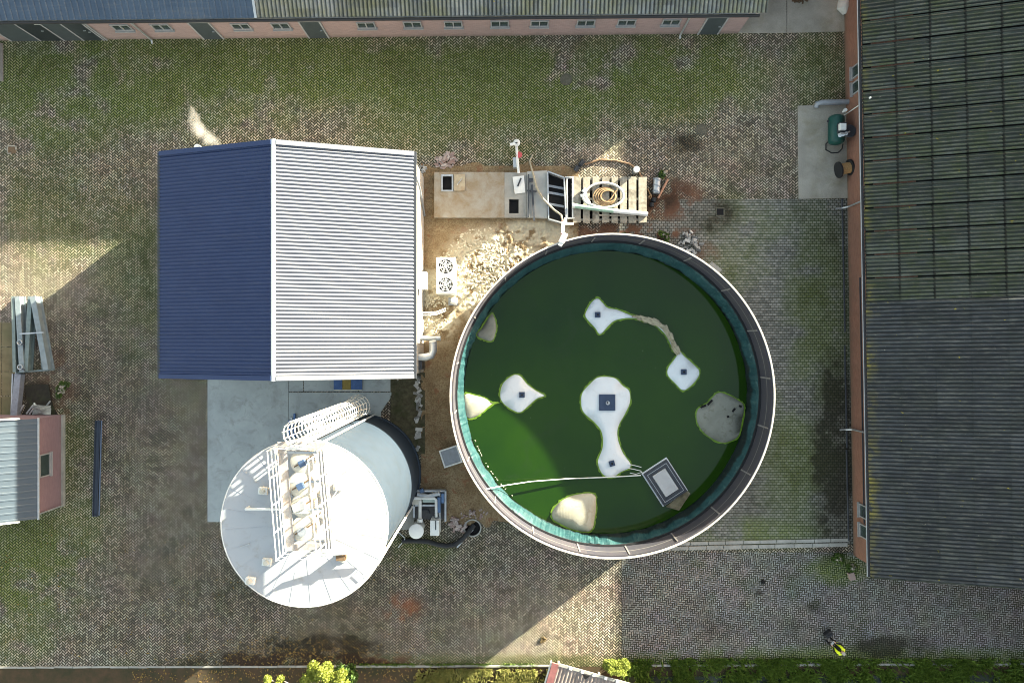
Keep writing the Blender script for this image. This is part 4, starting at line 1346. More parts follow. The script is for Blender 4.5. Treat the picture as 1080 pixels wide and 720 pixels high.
# ------------------------------------------------------------------ concrete pump pit at the top of the basin
pz = .32
pit = thing('pump_pit', W(525, 207), 'low concrete pump pit with square manholes, sand-stained on its left half', 'pit')
tp = NT('sand_stained_concrete')
c = tp.mix(tp.ramp(tp.noise(1.3, 7, 0.7, dist=.4), 0.35, 0.65), (0.30, 0.285, 0.25), (0.22, 0.165, 0.105))
M['pit_c'] = tp.out(c, .9)
b = MB()
def slab_with_hole(mb, x0, y0, x1, y1, holes, z0, z1):
    """rectangle in px with rectangular openings, split into strips"""
    xs = sorted({x0, x1, *[h[0] for h in holes], *[h[2] for h in holes]})
    for i in range(len(xs) - 1):
        segs = [(y0, y1)]
        for h in holes:
            if h[0] <= xs[i] and h[2] >= xs[i + 1]:
                ns = []
                for s in segs: ns += [(s[0], h[1]), (h[3], s[1])]
                segs = [q for q in ns if q[1] > q[0]]
        for s in segs:
            mb.prism(poly([(xs[i], s[0]), (xs[i + 1], s[0]), (xs[i + 1], s[1]), (xs[i], s[1])], z1), z0, z1)
slab_with_hole(b, 458, 181.5, 532, 229.5, [(466.5, 185, 477, 200.5)], 0, pz)
b.build('stained_slab', M['pit_c'], pit)
b = MB()
slab_with_hole(b, 532.1, 182, 555.5, 229.5, [(537, 210, 547, 225)], 0, pz)
b.build('slab', M['concrete'], pit)
b = MB().prism(poly([(556, 181), (577, 180), (577, 230), (556, 229.5)], pz), 0, pz + .02)
b.build('end_slab', plain('pale_concrete', (.36, .36, .34), .85, 0, .15, 2), pit)
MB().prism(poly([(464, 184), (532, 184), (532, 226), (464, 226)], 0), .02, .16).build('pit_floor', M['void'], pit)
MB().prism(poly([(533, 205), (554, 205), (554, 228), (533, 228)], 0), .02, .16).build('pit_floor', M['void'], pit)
fr_ = MB()
for (a_, b_, c_, d_) in ((465.5, 184, 478, 186), (465.5, 200.5, 478, 202), (465.5, 186.1, 467, 200.4), (476.5, 186.1, 478, 200.4)):
    fr_.prism(poly([(a_, b_), (c_, b_), (c_, d_), (a_, d_)], pz), pz - .05, pz + .03)
fr_.build('manhole_frame', M['galv'], pit)
# lid turned aside on the stained slab
ldo = thing('manhole_lid', W(484.5, 192.5, pz) , 'sandy steel manhole lid laid beside the left opening', 'lid')
MB().prism(poly([(479, 184), (490.5, 184), (490.5, 201.5), (479, 201.5)], pz), pz + .004, pz + .07).build('plate', plain('sandy_lid', (.33, .28, .2), .6, 0, .2, 4, (.24, .15, .08), .8), ldo, bevel=.01)
MB().tube([W(482, 196, pz) + Vector((0, 0, .07)), W(483.5, 194, pz) + Vector((0, 0, .13)), W(486, 191, pz) + Vector((0, 0, .13)), W(487, 189, pz) + Vector((0, 0, .07))], .02, 6).build('handle', M['galv'], ldo)
ldo = thing('manhole_lid', W(547, 195, pz), 'white steel manhole lid lying askew above the square opening', 'lid')
b = MB().prism(poly([(540.5, 187), (552.5, 185.5), (554, 203.5), (543, 205)], pz), pz + .02, pz + .09)
b.build('plate', M['white_steel'], ldo, bevel=.012)
MB().bar(W(546, 197, pz) + Vector((0, 0, .12)), W(549.5, 188.5, pz) + Vector((0, 0, .12)), .08, .05).build('handle', M['dark_steel'], ldo)
# deep trench box with skewed steel rim
tn = thing('trench_frame', W(586, 210), 'dark open trench with pale slanted steel rim between pit and timber deck', 'trench')
b = MB()
zt = .45
for (q0, q1) in (((577.5, 181), (578.5, 231)), ((578.5, 231), (596, 236)), ((577.5, 181), (595, 187.5)), ((595, 187.5), (597.5, 235))):
    b.bar(W(*q0, zt) + Vector((0, 0, -.15)), W(*q1, zt) + Vector((0, 0, -.15)), .07, .4)
b.build('rim', M['galv'], tn)
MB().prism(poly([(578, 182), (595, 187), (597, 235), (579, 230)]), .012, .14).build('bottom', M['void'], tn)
b = MB()
for py_ in (196, 203, 215):
    b.bar(W(578.5, py_, .2), W(595, py_ + 3, .2), .12, .05)
b.build('pipework', M['grey_steel'], tn)
tn2 = thing('channel_frame', W(600.5, 211), 'narrow dark channel with white steel posts left of the timber deck', 'channel')
b = MB()
for (q0, q1) in (((596, 187), (605, 187)), ((598, 188), (598.5, 229)), ((604, 188), (604, 229)), ((598, 230), (606, 230))):
    b.bar(W(*q0, .4) + Vector((0, 0, -.1)), W(*q1, .4) + Vector((0, 0, -.1)), .06, .3)
b.build('rim', M['white_steel'], tn2)
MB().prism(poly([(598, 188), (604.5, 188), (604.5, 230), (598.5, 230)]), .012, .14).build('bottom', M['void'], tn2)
# rusty lever bars on the end slab
lv = MB()
lv.bar(W(557.5, 184, .4), W(557.5, 229, .4), .05, .12)
lv.bar(W(561, 195, .42), W(563.5, 233, .5), .1, .06)
lv.bar(W(556, 201, .44), W(566, 202, .44), .07, .05)
lv.bar(W(558, 190, .44), W(562, 190, .44), .2, .03)
tag(lv.build('steel_brackets', M['dark_steel']), 'dark steel bars lying on the pale end of the pump pit', 'bars')

# white standpipe above the pit
spn = thing('standpipe', W(546, 183), 'white standpipe with valve head and red coupling above the pump pit', 'valve')
b = MB().tube([W(547, 182, .1), W(547, 182, .5), W(546, 172, .55), W(545.2, 160, .6), W(544.5, 152, .7)], .07, 10)
b.build('pipe', M['white_steel'], spn, smooth=40)
b = MB().lathe([(.14, 0), (.18, .05), (.18, .2), (.08, .26)], W(545, 151, .7), 14, z=.6)
b.bar(W(538, 152.5, .8), W(546, 151.5, .8), .12, .12)
b.build('valve_head', M['white_steel'], spn)
b = MB().lathe([(.10, 0), (.16, .0), (.16, .06), (.10, .06)], W(547.5, 163.5, .6), 14, z=.58)
b.build('coupling', plain('red_paint', (.42, .07, .08), .5), spn)
MB().box(W(543.5, 172.5, .25), (.24, .52, .5), R(3)).build('valve_box', M['galv'], spn, bevel=.02)
hz = MB().tube([W(562, 163, .05), W(558.5, 170, .04), W(561, 179, .3), W(563, 186, .46), W(566, 198, .46), W(573, 210, .48), W(584, 221, .6), W(592, 227, .8), W(594, 236, 1.6), W(594, 248, 3.5), W(594.5, 258, 3.0)], .05, 8)
tag(hz.build('suction_hose', plain('beige_hose', (.34, .3, .22), .6)), 'beige suction hose from the yard over the pump pit to the basin rim', 'hose')
hz = thing('rim_bracket', W(594, 252, 3.6), 'red and white hose bracket clamped on the top basin rim', 'bracket')
MB().bar(W(593, 234, 1.8), W(592.5, 247, 3.6), .08, .08).build('post', plain('faded_red', (.4, .2, .18), .6), hz)
MB().bar(W(596, 230, 1.4), W(594, 247, 3.6), .06, .06).build('post', M['white_steel'], hz)
b = MB().box(W(594, 251, 3.72), (.28, .5, .14), R(-25)); b.box(W(592, 256, 3.7), (.2, .34, .12), R(-30))
b.build('clamp', M['white_steel'], hz, bevel=.02)
MB().box(W(600, 236, .5), (.5, .12, .12)).build('arm', M['white_steel'], hz)

# timber deck with hoses
dk = thing('timber_deck', W(643, 210), 'low deck of worn timber boards with wide gaps at the top of the basin', 'deck')
b = MB()
edges = [604.5, 613, 615, 622.5, 625, 632.5, 635, 643, 645, 652, 654, 661.5, 663, 671.5, 673.5, 682.5]
for i in range(0, len(edges), 2):
    dz = random.uniform(-.012, .012)
    b.prism(poly([(edges[i], 186.5 + random.uniform(-.5, .5)), (edges[i + 1] - .4, 186.5), (edges[i + 1] - .4, 235 + random.uniform(-.8, .8)), (edges[i], 235)], .42), .36 + dz, .42 + dz)
b.build('boards', M['timber'], dk, bevel=.006)
b = MB()
for py_ in (189, 210, 232):
    b.bar(W(605, py_, .3), W(682, py_, .3), .1, .12)
for px_ in (606, 643, 681):
    for py_ in (189, 232):
        b.box(W(px_, py_, .12), (.12, .12, .24))
b.build('joists', M['timber'], dk)
MB().prism(poly([(606, 188), (682, 188), (682, 234), (606, 234)]), .012, .04).build('pit_shadow_floor', M['void'], dk)  # black sheet under the boards, paints shade into the gaps
hc = thing('hose_coil', W(634, 207, .45), 'coil of white hose with loose end on the timber deck', 'hose')
path_ = []
cxh, cyh = 637, 206.5
for k in range(60):
    a = R(205) - k / 59 * R(395)
    r1, r2 = 20.5, 13.5
    path_.append(W(cxh + r1 * math.cos(a) - (2 if k > 50 else 0), cyh - r2 * math.sin(a) * (1.0 if math.sin(a) > 0 else .92), .48 + .1 * k / 59))
path_ += [W(622, 214, .52), W(615, 205, .5)]
MB().tube(path_, .065, 10).build('hose', plain('white_hose', (.5, .5, .48), .5, 0, .1, 6, (.3, .27, .2), .3), hc, smooth=60)
b = MB().bar(W(614.5, 203, .55), W(618, 199.5, .55), .2, .2); b.bar(W(612, 207, .55), W(615, 206, .55), .16, .16)
b.build('coupling', M['galv'], hc, bevel=.02)
oc = MB()
for j in range(4):
    rr = 11 - j * 1.3
    oc.tube([W(638 + j * 1.1 + rr * math.cos(a) * 1.1, 207 - rr * .85 * math.sin(a), .46 + .03 * j) for a in np.linspace(0, 2 * math.pi, 33)[:-1]], .035, 6, closed=True)
oc.tube([W(650, 201, .55), W(644, 210, .55), W(636, 216, .5), W(628, 219, .48)], .035, 6)
tag(oc.build('cable_coil', plain('tan_cable', (.3, .2, .11), .6)), 'coil of tan cable lying inside the white hose coil', 'cable')
dp = thing('drain_pipe', W(645, 222, .5), 'green and white drain pipe lying across the timber deck', 'pipe')
MB().cyl(W(604, 217, .52), W(647, 222.5, .52), .12, n=14).build('green_section', plain('pale_green_pipe', (.27, .4, .33), .5), dp, smooth=40)
MB().cyl(W(646.8, 222.45, .52), W(683, 226, .52), .115, n=14).build('white_section', M['white_steel'], dp, smooth=40)
MB().cyl(W(603.6, 217, .52), W(606, 217.3, .52), .14, n=14).build('socket', M['white_steel'], dp, smooth=40)
st_ = MB().bar(W(632, 227, .47), W(668, 227.5, .47), .07, .05)
tag(st_.build('loose_batten', M['timber']), 'thin loose batten on the deck below the drain pipe', 'batten')
# long brown hose behind the deck
hz = MB().tube([W(617, 173.5, .07), W(632, 168.5, .06), W(650, 169.5, .06), W(664, 173, .06), W(673, 179, .1), W(678, 190, .06), W(681, 203, .06)], .05, 8)
tag(hz.build('brown_hose', plain('brown_hose', (.24, .15, .09), .7)), 'brown hose bending round the top right corner of the timber deck', 'hose')
pv_ = thing('pipe_stub', W(611, 174), 'two short grey pipe stubs leaning together above the trench', 'pipe')
MB().cyl(W(607, 180, .1), W(610, 175, .25), .13, n=12).build('stub', M['dark_steel'], pv_)
MB().cyl(W(612, 174, .1), W(616, 169.5, .3), .13, n=12).build('stub', M['dark_steel'], pv_)
gb = thing('pipe_end', W(669, 181), 'grey upright pipe end at the top right corner of the timber deck', 'pipe')
MB().lathe([(.11, 0), (.11, .5), (.17, .52), (.17, .7), (.12, .7)], W(669, 182), 14).build('body', M['galv'], gb)
# steel drum, orange pipe and fittings right of the deck
dr = thing('steel_cylinder', W(692, 195), 'short blue-grey steel cylinder lying on bare soil right of the timber deck', 'cylinder')
MB().cyl(W(693, 188.5, .2), W(692, 204, .2), .19, n=18).build('body', M['galv'], dr, smooth=40)
b = MB()
for t_ in (.1, .5, .9):
    a = W(693, 188.5, .2).lerp(W(692, 204, .2), t_); d = Vector((.02, .06, 0))
    b.cyl(a - d * .5, a + d * .5, .215, n=18)
b.build('bands', M['grey_steel'], dr)
op = MB().cyl(W(694, 209, .1), W(704.5, 189, .1), .06, n=10)
tag(op.build('orange_pipe', plain('faded_orange_pipe', (.42, .22, .14), .6)), 'thin faded orange pipe lying on the soil beside the steel cylinder', 'pipe')
fd = MB().tube([W(683, 199, .08), W(685, 203, .1), W(687, 207, .08), W(686, 210, .08), W(684, 208, .08), W(687, 205, .1)], .035, 6)
tag(fd.build('hose_offcut', plain('orange_cord', (.42, .24, .12), .6)), 'twisted orange hose offcut at the right end of the deck', 'hose')
cpg = thing('black_coupling', W(688, 213), 'black double pipe coupling on the soil beside the orange pipe', 'fitting')
for q0, q1 in (((690, 209), (689, 213)), ((687.5, 214), (687, 218))):
    MB().cyl(W(*q0, .12), W(*q1, .12), .13, n=12).build('sleeve', M['black_rubber'], cpg)


# rubble and loose bricks
def rubble(name, cx, cy, rx_, ry_, n, mat, label, big=.18):
    b = MB()
    for k in range(n):
        a = random.uniform(0, 2 * math.pi); r = random.random() ** .6
        p = W(cx + rx_ * r * math.cos(a), cy + ry_ * r * math.sin(a))
        s = random.uniform(.6, 1.2) * big
        mx = Matrix.Rotation(random.uniform(0, 3.14), 3, 'Z') @ Matrix.Rotation(random.uniform(-.5, .5), 3, 'X')
        b.box(p + Vector((0, 0, .05 + .16 * (1 - r) * random.random())), (s * 1.5, s * .7, s * .5), M=mx)
    return tag(b.build(name, mat, bevel=.012), label, 'rubble', kind='stuff')


tr2 = NT('mixed_brick')
g_ = tr2.n('ShaderNodeNewGeometry').outputs['Random Per Island']
c = tr2.mix(g_, (.2, .13, .115), (.36, .31, .29))
M['rubble'] = tr2.out(c, .9)
tr2 = NT('mixed_stone')
g_ = tr2.n('ShaderNodeNewGeometry').outputs['Random Per Island']
M['stones'] = tr2.out(tr2.mix(g_, (.1, .1, .1), (.46, .45, .43)), .9)
rubble('brick_rubble', 470, 170, 11, 10, 46, M['rubble'], 'heap of loose pinkish bricks at the top left corner of the pump pit')
rubble('brick_rubble', 728, 256, 12, 13, 42, M['stones'], 'heap of pale broken stones at the upper right basin wall')
rubble('brick_rubble', 484, 552, 9, 9, 34, M['rubble'], 'loose bricks scattered round the drain shaft')
rubble('brick_rubble', 500, 541, 14, 5, 18, M['rubble'], 'scattered brick bits on the sand edge above the drain shaft', .14)
rubble('brick_rubble', 421, 395, 6, 5, 14, M['timber'], 'bits of wood on the mossy soil south of the shed')
rubble('sand_clods', 514, 282, 50, 42, 1000, plain('dry_clods', (.52, .47, .36), .95, 0, .2, 9), 'pale dry clods of dug sand between fans and basin', .10)
rubble('sand_clods', 460, 326, 17, 28, 220, plain('dry_clods_b', (.52, .47, .36), .95, 0, .2, 9), 'pale dry clods of dug sand along the shed wall', .085)
rubble('brick_rubble', 447, 180, 6, 6, 14, M['stones'], 'few grey stones at the top right shed corner', .13)
rubble('brick_rubble', 441, 430, 2.5, 45, 38, M['stones'], 'row of grey rubble along the sand edge beside the digester', .2)

# fan unit
fu = thing('fan_unit', W(472, 292.5), 'white condenser unit with two round fans on the sand beside the shed', 'fan unit')
zf = .95
b = MB().box((0, 0, zf / 2 + .04), (.98, 1.88, zf - .08)); b.build('casing', M['white_steel'], fu, local=True, bevel=.03)
for sy in (-.47, .47):
    fn = MB().lathe([(.41, zf - .02), (.41, zf + .05), (.37, zf + .05), (.37, zf - .02)], (0, sy), 28, cap0=False, cap1=False).build('fan', M['white_steel'], fu, local=True)
    MB().lathe([(.37, zf + .002), (.02, zf + .004)], (0, sy), 28, cap0=False).build('fan_well', M['void'], fn, local=True, solid=.01)
    bl = MB()
    for k in range(7):
        a = 2 * math.pi * k / 7 + sy
        d = Vector((math.cos(a), math.sin(a), 0)); q = Vector((-d.y, d.x, 0))
        c_ = Vector((0, sy, zf + .02))
        bl.add([c_ + d * .06 - q * .02, c_ + d * .06 + q * .04 + Vector((0, 0, .02)), c_ + d * .34 + q * .13 + Vector((0, 0, .03)), c_ + d * .34 - q * .02], [(0, 1, 2, 3)])
    bl.build('blades', M['grey_steel'], fn, local=True, solid=.008)
    MB().lathe([(.09, zf + .01), (.09, zf + .06), (.02, zf + .065)], (0, sy), 16).build('hub', M['galv'], fn, local=True)
    gr = MB()
    for rr in (.16, .27): gr.tube([Vector((rr * math.cos(a), sy + rr * math.sin(a), zf + .055)) for a in np.linspace(0, 2 * math.pi, 29)[:-1]], .006, 4, closed=True)
    for a in (0.4, 1.97): gr.cyl(Vector((-.38 * math.cos(a), sy - .38 * math.sin(a), zf + .055)), Vector((.38 * math.cos(a), sy + .38 * math.sin(a), zf + .055)), .006, n=4)
    gr.build('grille', M['white_steel'], fn, local=True)
ft = MB()
for sx in (-.35, .35):
    for sy in (-.8, .8): ft.box((sx, sy, .03), (.14, .1, .1))
ft.build('feet', M['dark_steel'], fu, local=True)
vb = thing('pump_motor', W(479, 318), 'white pump motor on the sand just below the fan unit', 'pump')
MB().cyl(W(476, 317, .25), W(482, 319, .25), .16, n=14).build('motor', M['white_steel'], vb)
MB().box(W(478, 318, .06), (.5, .4, .12)).build('foot', M['grey_steel'], vb)

# blue and ochre mats
mt = thing('striped_mats', W(363, 405), 'blue and ochre striped mats on the concrete below the shed roof', 'mats')
cols = [('mat_blue', (.05, .1, .24)), ('mat_ochre', (.2, .15, .04)), ('mat_blue_b', (.05, .1, .24)), ]
for k, (x0, x1, nm) in enumerate(((352, 361, 0), (361.2, 370, 1), (370.2, 382, 2))):
    MB().prism(poly([(x0, 396), (x1, 396), (x1, 410.5), (x0, 410.5)], .08), .032, .1).build('mat', plain(cols[nm][0], cols[nm][1], .7), mt, bevel=.01)
MB().prism(poly([(352, 410.8), (382, 410.8), (382, 411.8), (352, 411.8)], .08), .03, .09).build('edge_strip', M['cream'], mt)

# blue posts next to the ladder
bp = thing('blue_posts', W(311, 448), 'pair of blue posts on the apron left of the digester ladder', 'posts')
MB().bar(W(305.5, 443, .1), W(305.5, 461, .1), .12, .16).build('post', plain('blue_paint', (.07, .13, .27), .5), bp)
MB().bar(W(311, 436, .1), W(311, 461, .1), .1, .2).build('post', plain('blue_paint_b', (.07, .13, .27), .5), bp)
MB().bar(W(307.5, 440, .1), W(308.3, 460, .1), .1, .1).build('brace', M['galv'], bp)

# ------------------------------------------------------------------ gas skid at the digester's foot
gs = thing('gas_skid', W(452, 540), 'grey pipe skid with a round white filter and white box at the digester foot', 'skid')
fr_ = MB()
for q0, q1 in (((437, 517), (470, 517)), ((470, 517), (470, 549)), ((437, 517), (437, 545)), ((437, 532), (462, 532)), ((464, 519), (464, 546))):
    fr_.bar(W(*q0, .3), W(*q1, .3), .09, .3)
fr_.build('frame', M['galv'], gs)
MB().prism(poly([(438, 518), (469, 518), (469, 547), (438, 547)]), .012, .06).build('drip_tray', plain('dark_tray', (.08, .08, .085), .6), gs)
b = MB().tube([W(435, 525, .6), W(458, 525, .6), W(460, 527, .6), W(460, 545, .6)], .075, 10)
b.tube([W(443, 527, .55), W(443, 547, .55)], .085, 10)
b.build('pipework', M['white_steel'], gs, smooth=50)
b = MB().tube([W(440, 521, .5), W(452, 523, .5), W(464, 520, .5)], .12, 10)
b.build('manifold', M['galv'], gs, smooth=50)
b = MB().box(W(440, 528, .35), (.5, .3, .5)); b.build('pump', M['cream'], gs, bevel=.03)
b = MB().box(W(453, 527, .5), (.7, .22, .24)); b.build('valve_block', plain('pale_green_block', (.3, .36, .34), .5), gs, bevel=.03)
for k, (q0, q1) in enumerate((((463, 524), (463, 540)), ((467, 520), (467, 530)))):
    MB().tube([W(*q0, .55), W(*q1, .55)], .09, 10).build('blue_pipe', plain('blue_pipe_paint', (.08, .14, .26), .4), gs)
fl = MB().lathe([(.30, 0), (.30, 1.0), (.38, 1.02), (.38, 1.1), (.34, 1.12), (.02, 1.15)], W(442, 554), 36)
fl.build('filter', M['white_steel'], gs, smooth=40)
MB().cyl(W(443, 547, .8), W(443, 550, .8), .14, n=14).build('filter_neck', M['white_steel'], gs)
cb2 = MB().box(W(459.5, 554, .5), (.46, .78, 1.0)); bo = cb2.build('cabinet', M['white_steel'], gs, bevel=.02)
MB().box(W(459.5, 553.5, 1.01), (.05, .48, .02)).build('cabinet_slot', M['dark_steel'], bo)
MB().prism(poly([(420, 534), (437, 534), (437, 558), (412, 558)]), -.04, .04).build('plinth', M['concrete'], gs)
MB().box(W(445, 517, .8), (.2, .2, .25), .4).build('solenoid', M['motor_blue'], gs, bevel=.02)
wv_ = thing('drain_shaft', W(498.5, 556), 'round open drain shaft with concrete ring and black pipe inside', 'shaft')
MB().lathe([(.47, 0), (.47, .12), (.40, .12), (.40, .0)], W(498.5, 556), 32, cap0=False, cap1=False).build('ring', M['concrete'], wv_)
MB().lathe([(.41, .012), (.02, .014)], W(498.5, 556), 32, cap0=False).build('shaft_opening', M['void'], wv_)
bh = MB().tube([W(424, 570, .12), W(440, 570, .12), W(452, 571, .12), W(462, 574, .12), W(471, 575.5, .12), W(480, 574, .14), W(488, 568, .16), W(494, 561, .2), W(500, 553, .1)], .13, 12)
tag(bh.build('black_hose', M['black_rubber'], smooth=60), 'thick black hose lying from the digester foot to the drain shaft', 'hose')
wb = thing('steel_props', W(425, 565), 'bent galvanised prop bars at the left end of the black hose', 'bars')
b = MB().tube([W(412, 563, .06), W(421, 561.5, .1), W(427, 567, .2)], .03, 6); b.tube([W(420, 577, .04), W(425, 571, .2), W(427, 568, .2)], .03, 6)
b.build('bars', M['galv'], wb)
wb2 = MB().bar(W(482, 577, .15), W(499, 558, .2), .06, .05)
tag(wb2.build('prop_bar', M['galv']), 'straight galvanised bar leaning into the drain shaft', 'bar')
# dark ring of a buried tyre half
ty = MB().tube([W(448 + 5 * math.cos(a), 542 - 5 * math.sin(a), .12) for a in np.linspace(0.2, 3.0, 14)], .05, 8)
tag(ty.build('cable_loop', M['dark_steel']), 'dark cable loop inside the pipe skid', 'cable')

# ------------------------------------------------------------------ compressor corner
cm = thing('air_compressor', W(886, 137), 'green horizontal air tank compressor by the red brick wall', 'compressor', rz=R(0))
cp0 = W(882, 121, .62); cp1 = W(882, 153, .62)
tpts = []
ax = (cp1 - cp0)
prof = [(0, .05), (.02, .2), (.06, .34), (.12, .40), (.88, .40), (.94, .34), (.98, .2), (1, .05)]
MB().tube([cp0 + ax * t_ for t_, _ in prof], [r for _, r in prof], 24).build('tank', M['green_paint'], cm, smooth=50)
lg = MB()
for py_ in (126, 148):
    for dx in (-.25, .25): lg.box(W(882, py_, .14) + Vector((dx, 0, 0)), (.08, .1, .28))
lg.build('legs', M['green_paint'], cm)
b = MB().box(W(888, 135, 1.15), (.4, .5, .3)); b.build('motor_plate', M['dark_steel'], cm, bevel=.03)
MB().box(W(888.5, 134, 1.35), (.34, .34, .2)).build('motor_cover', M['white_steel'], cm, bevel=.03)
b = MB()
for k in range(3): b.cyl(W(886 + k * 3.2, 143 - k, 1.1), W(886 + k * 3.2, 143 - k, 1.4), .09, n=12)
b.build('cylinder_head', M['galv'], cm)
b = MB().tube([W(884, 142, 1.35), W(887, 140.5, 1.5), W(892, 141, 1.45), W(896, 139, 1.3)], .04, 8)
b.build('air_pipe', M['galv'], cm)
MB().lathe([(.03, 0), (.3, 0), (.34, .06), (.3, .1), (.03, .1)], W(895, 139, .9), 20, z=.95).build('flywheel', M['dark_steel'], cm)
b = MB().cyl(W(875, 128, .62), W(872.5, 128, .62), .05, n=10); b.build('valve', M['dark_steel'], cm)
MB().tube([W(876, 147, .35), W(871, 152, .1), W(871, 158, .06), W(877, 161.5, .06), W(884, 161, .06), W(888, 157, .2), W(889, 152, .5)], .03, 8).build('air_hose', M['black_rubber'], cm)
MB().lathe([(.05, 0), (.05, .2), (.09, .22), (.09, .3)], W(889, 118, .9), 12, z=.9).build('filter_pot', M['white_steel'], cm)
pm = MB().tube([W(888, 123.5, .7), W(888, 123.5, 2.85)], .025, 8)
pm = thing('aerial_pole', W(888.5, 123, 0), 'slender white pole standing up past the gutter beside the green compressor', 'pole')
b = MB().cyl(W(888.5, 123, 0), W(888.5, 123, 0) + Vector((0, 0, 2.75)), .025, n=8); b.build('shaft', M['white_steel'], pm)
MB().lathe([(.02, 0), (.05, .02), (.05, .1), (.02, .12)], W(888.5, 123, 0), 10, z=2.72).build('tip', M['white_steel'], pm)
gp2 = MB().tube([W(861, 112.5, .12), W(862, 109.5, .25), W(866, 108.3, .3), W(897, 107.5, .3)], .14, 12)
tag(gp2.build('grey_drain_pipe', M['grey_steel'], smooth=50), 'grey drain pipe lying along the top edge of the compressor slab', 'pipe')
cr = thing('cable_reel', W(890, 179), 'small cable reel with two black flanges and tan winding below the compressor', 'reel')
rc = W(890.5, 178, .45)
dax = Vector((.97, .22, 0)).normalized()
for s in (-1, 1):
    MB().cyl(rc + dax * (s * .30 - .04), rc + dax * (s * .30 + .04), .42, n=28).build('flange', M['black_rubber'], cr, smooth=40)
MB().cyl(rc - dax * .255, rc + dax * .255, .29, n=24).build('winding', plain('tan_winding', (.33, .2, .09), .8, 0, .3, 15), cr, smooth=40)
wb_ = thing('white_tarp', W(889, 6), 'rolled white tarpaulin standing at the red brick wall in the top right gap', 'tarpaulin')
b = MB().tube([W(891.5, -6, .12), W(890, 2, .3), W(889, 8, .32), W(891, 14, .15)], [.2, .3, .3, .14], 14)
b.build('roll', plain('white_tarp', (.45, .45, .43), .7, 0, .15, 4, (.25, .24, .22), .5), wb_, smooth=60)
MB().tube([W(887, 8, .05), W(889, 13, .1), W(892, 16, .05)], .06, 8).build('tie', M['dark_steel'], wb_)
bk = rubble('dead_leaves', 843, 1, 8, 3, 30, plain('dead_leaf', (.08, .05, .03), .9), 'small drift of dead leaves on the slab in the top right gap', .1)

# ------------------------------------------------------------------ left yard: beams, pipes, scrap
GB = 'galvanised beams stacked by the left edge'
def beam(q0, q1, wd, hh, z, mat, label):
    o = thing('steel_beam', W((q0[0] + q1[0]) / 2, (q0[1] + q1[1]) / 2), label, 'beam', GB)
    a = W(*q0, z); c = W(*q1, z)
    d = (c - a).normalized(); s = Vector((-d.y, d.x, 0))
    MB().bar(a + Vector((0, 0, hh - .03)), c + Vector((0, 0, hh - .03)), wd, .05).build('top_flange', mat, o)
    MB().bar(a + Vector((0, 0, hh / 2 - .03)), c + Vector((0, 0, hh / 2 - .03)), wd * .25, hh - .11).build('web', mat, o)
    MB().bar(a + Vector((0, 0, .0)), c + Vector((0, 0, .0)), wd, .05).build('bottom_flange', mat, o)
    return o
M['beam'] = plain('galvanised_blue_grey', (.2, .235, .25), .45, .15, .15, 4)
M['beam2'] = plain('galvanised_greenish', (.15, .19, .185), .45, .15, .15, 4)
beam((19.5, 313), (21, 392), .16, .42, .05, M['beam2'], 'narrow greenish beam, leftmost of the stacked beams')
beam((24.5, 313), (29.5, 392), .26, .46, .05, M['beam'], 'blue-grey beam lying second from left in the stack')
beam((37, 313), (32.5, 391), .22, .40, .05, M['beam2'], 'greenish beam leaning the other way in the middle of the stack')
beam((41, 313), (55, 389.5), .28, .50, .05, M['beam'], 'wide pale beam on the right side of the stack, most slanted')
tr3 = thing('thin_rails', W(18, 350), 'thin pale rails lying along the left side of the beam stack', 'rails')
for dx in (0, 2):
    MB().bar(W(16 + dx, 313, .1), W(15.5 + dx * .8, 392 + dx, .1), .05, .06).build('rail', M['galv'], tr3)
tr3 = thing('thin_rails', W(44, 350), 'thin greenish rails between the two right beams', 'rails')
for dx in (0, 2.5):
    MB().bar(W(37.5 + dx, 316, .12), W(45 + dx * 1.3, 389, .12), .06, .08).build('rail', M['beam2'], tr3)
cb3 = MB().bar(W(21, 352, .62), W(46, 350.5, .66), .07, .05)
tag(cb3.build('cross_batten', M['galv']), 'short cross batten over the beam stack', 'batten')
cb4 = MB().bar(W(19, 392.5, .1), W(57, 389.5, .1), .09, .14)
tag(cb4.build('support_timber', M['beam2']), 'support bar under the lower ends of the beam stack', 'batten')
for (qx, qy, lb) in ((20.5, 361, 'upper steel clamp ring on the leftmost beam'), (21, 387, 'lower steel clamp ring on the leftmost beam')):
    cl = thing('clamp_ring', W(qx, qy, .5), lb, 'clamp', 'clamp rings on the beams')
    MB().tube([W(qx, qy, .56) + Vector((.12 * math.cos(a), .12 * math.sin(a), 0)) for a in np.linspace(0, 2 * math.pi, 17)[:-1]], .03, 6, closed=True).build('ring', M['galv'], cl)
    MB().bar(W(qx + 1, qy + 1, .56), W(qx + 5, qy + 3, .56), .05, .05).build('bolt', M['dark_steel'], cl)
dp2 = thing('grey_duct', W(19, 415), 'grey square duct below the beam stack running to the brick house', 'duct')
MB().bar(W(21, 394, .2), W(16.5, 438, .2), .34, .34).build('body', plain('duct_grey', (.19, .21, .25), .5, .1), dp2, bevel=.02)
MB().bar(W(14.5, 394, .15), W(13, 438, .15), .06, .2).build('side_rail', M['galv'], dp2)
bp2 = thing('blue_gutter_pipe', W(103, 493), 'long dark blue gutter lying on the paving right of the brick house', 'gutter')
gm = []
for (o_, z_) in ((-.14, .16), (-.12, .04), (0, .02), (.12, .04), (.14, .16)):
    gm.append([W(104.8, 443, 0) + Vector((o_, 0, z_)), W(101.8, 543.5, 0) + Vector((o_, 0, z_))])
MB().grid(gm).build('channel', M['blue_pipe'], bp2, solid=.02)
ge = MB()
for q in ((104.8, 443.3), (101.8, 543.2)): ge.box(W(*q) + Vector((0, 0, .08)), (.28, .03, .14))
ge.build('end_cap', M['blue_pipe'], bp2)
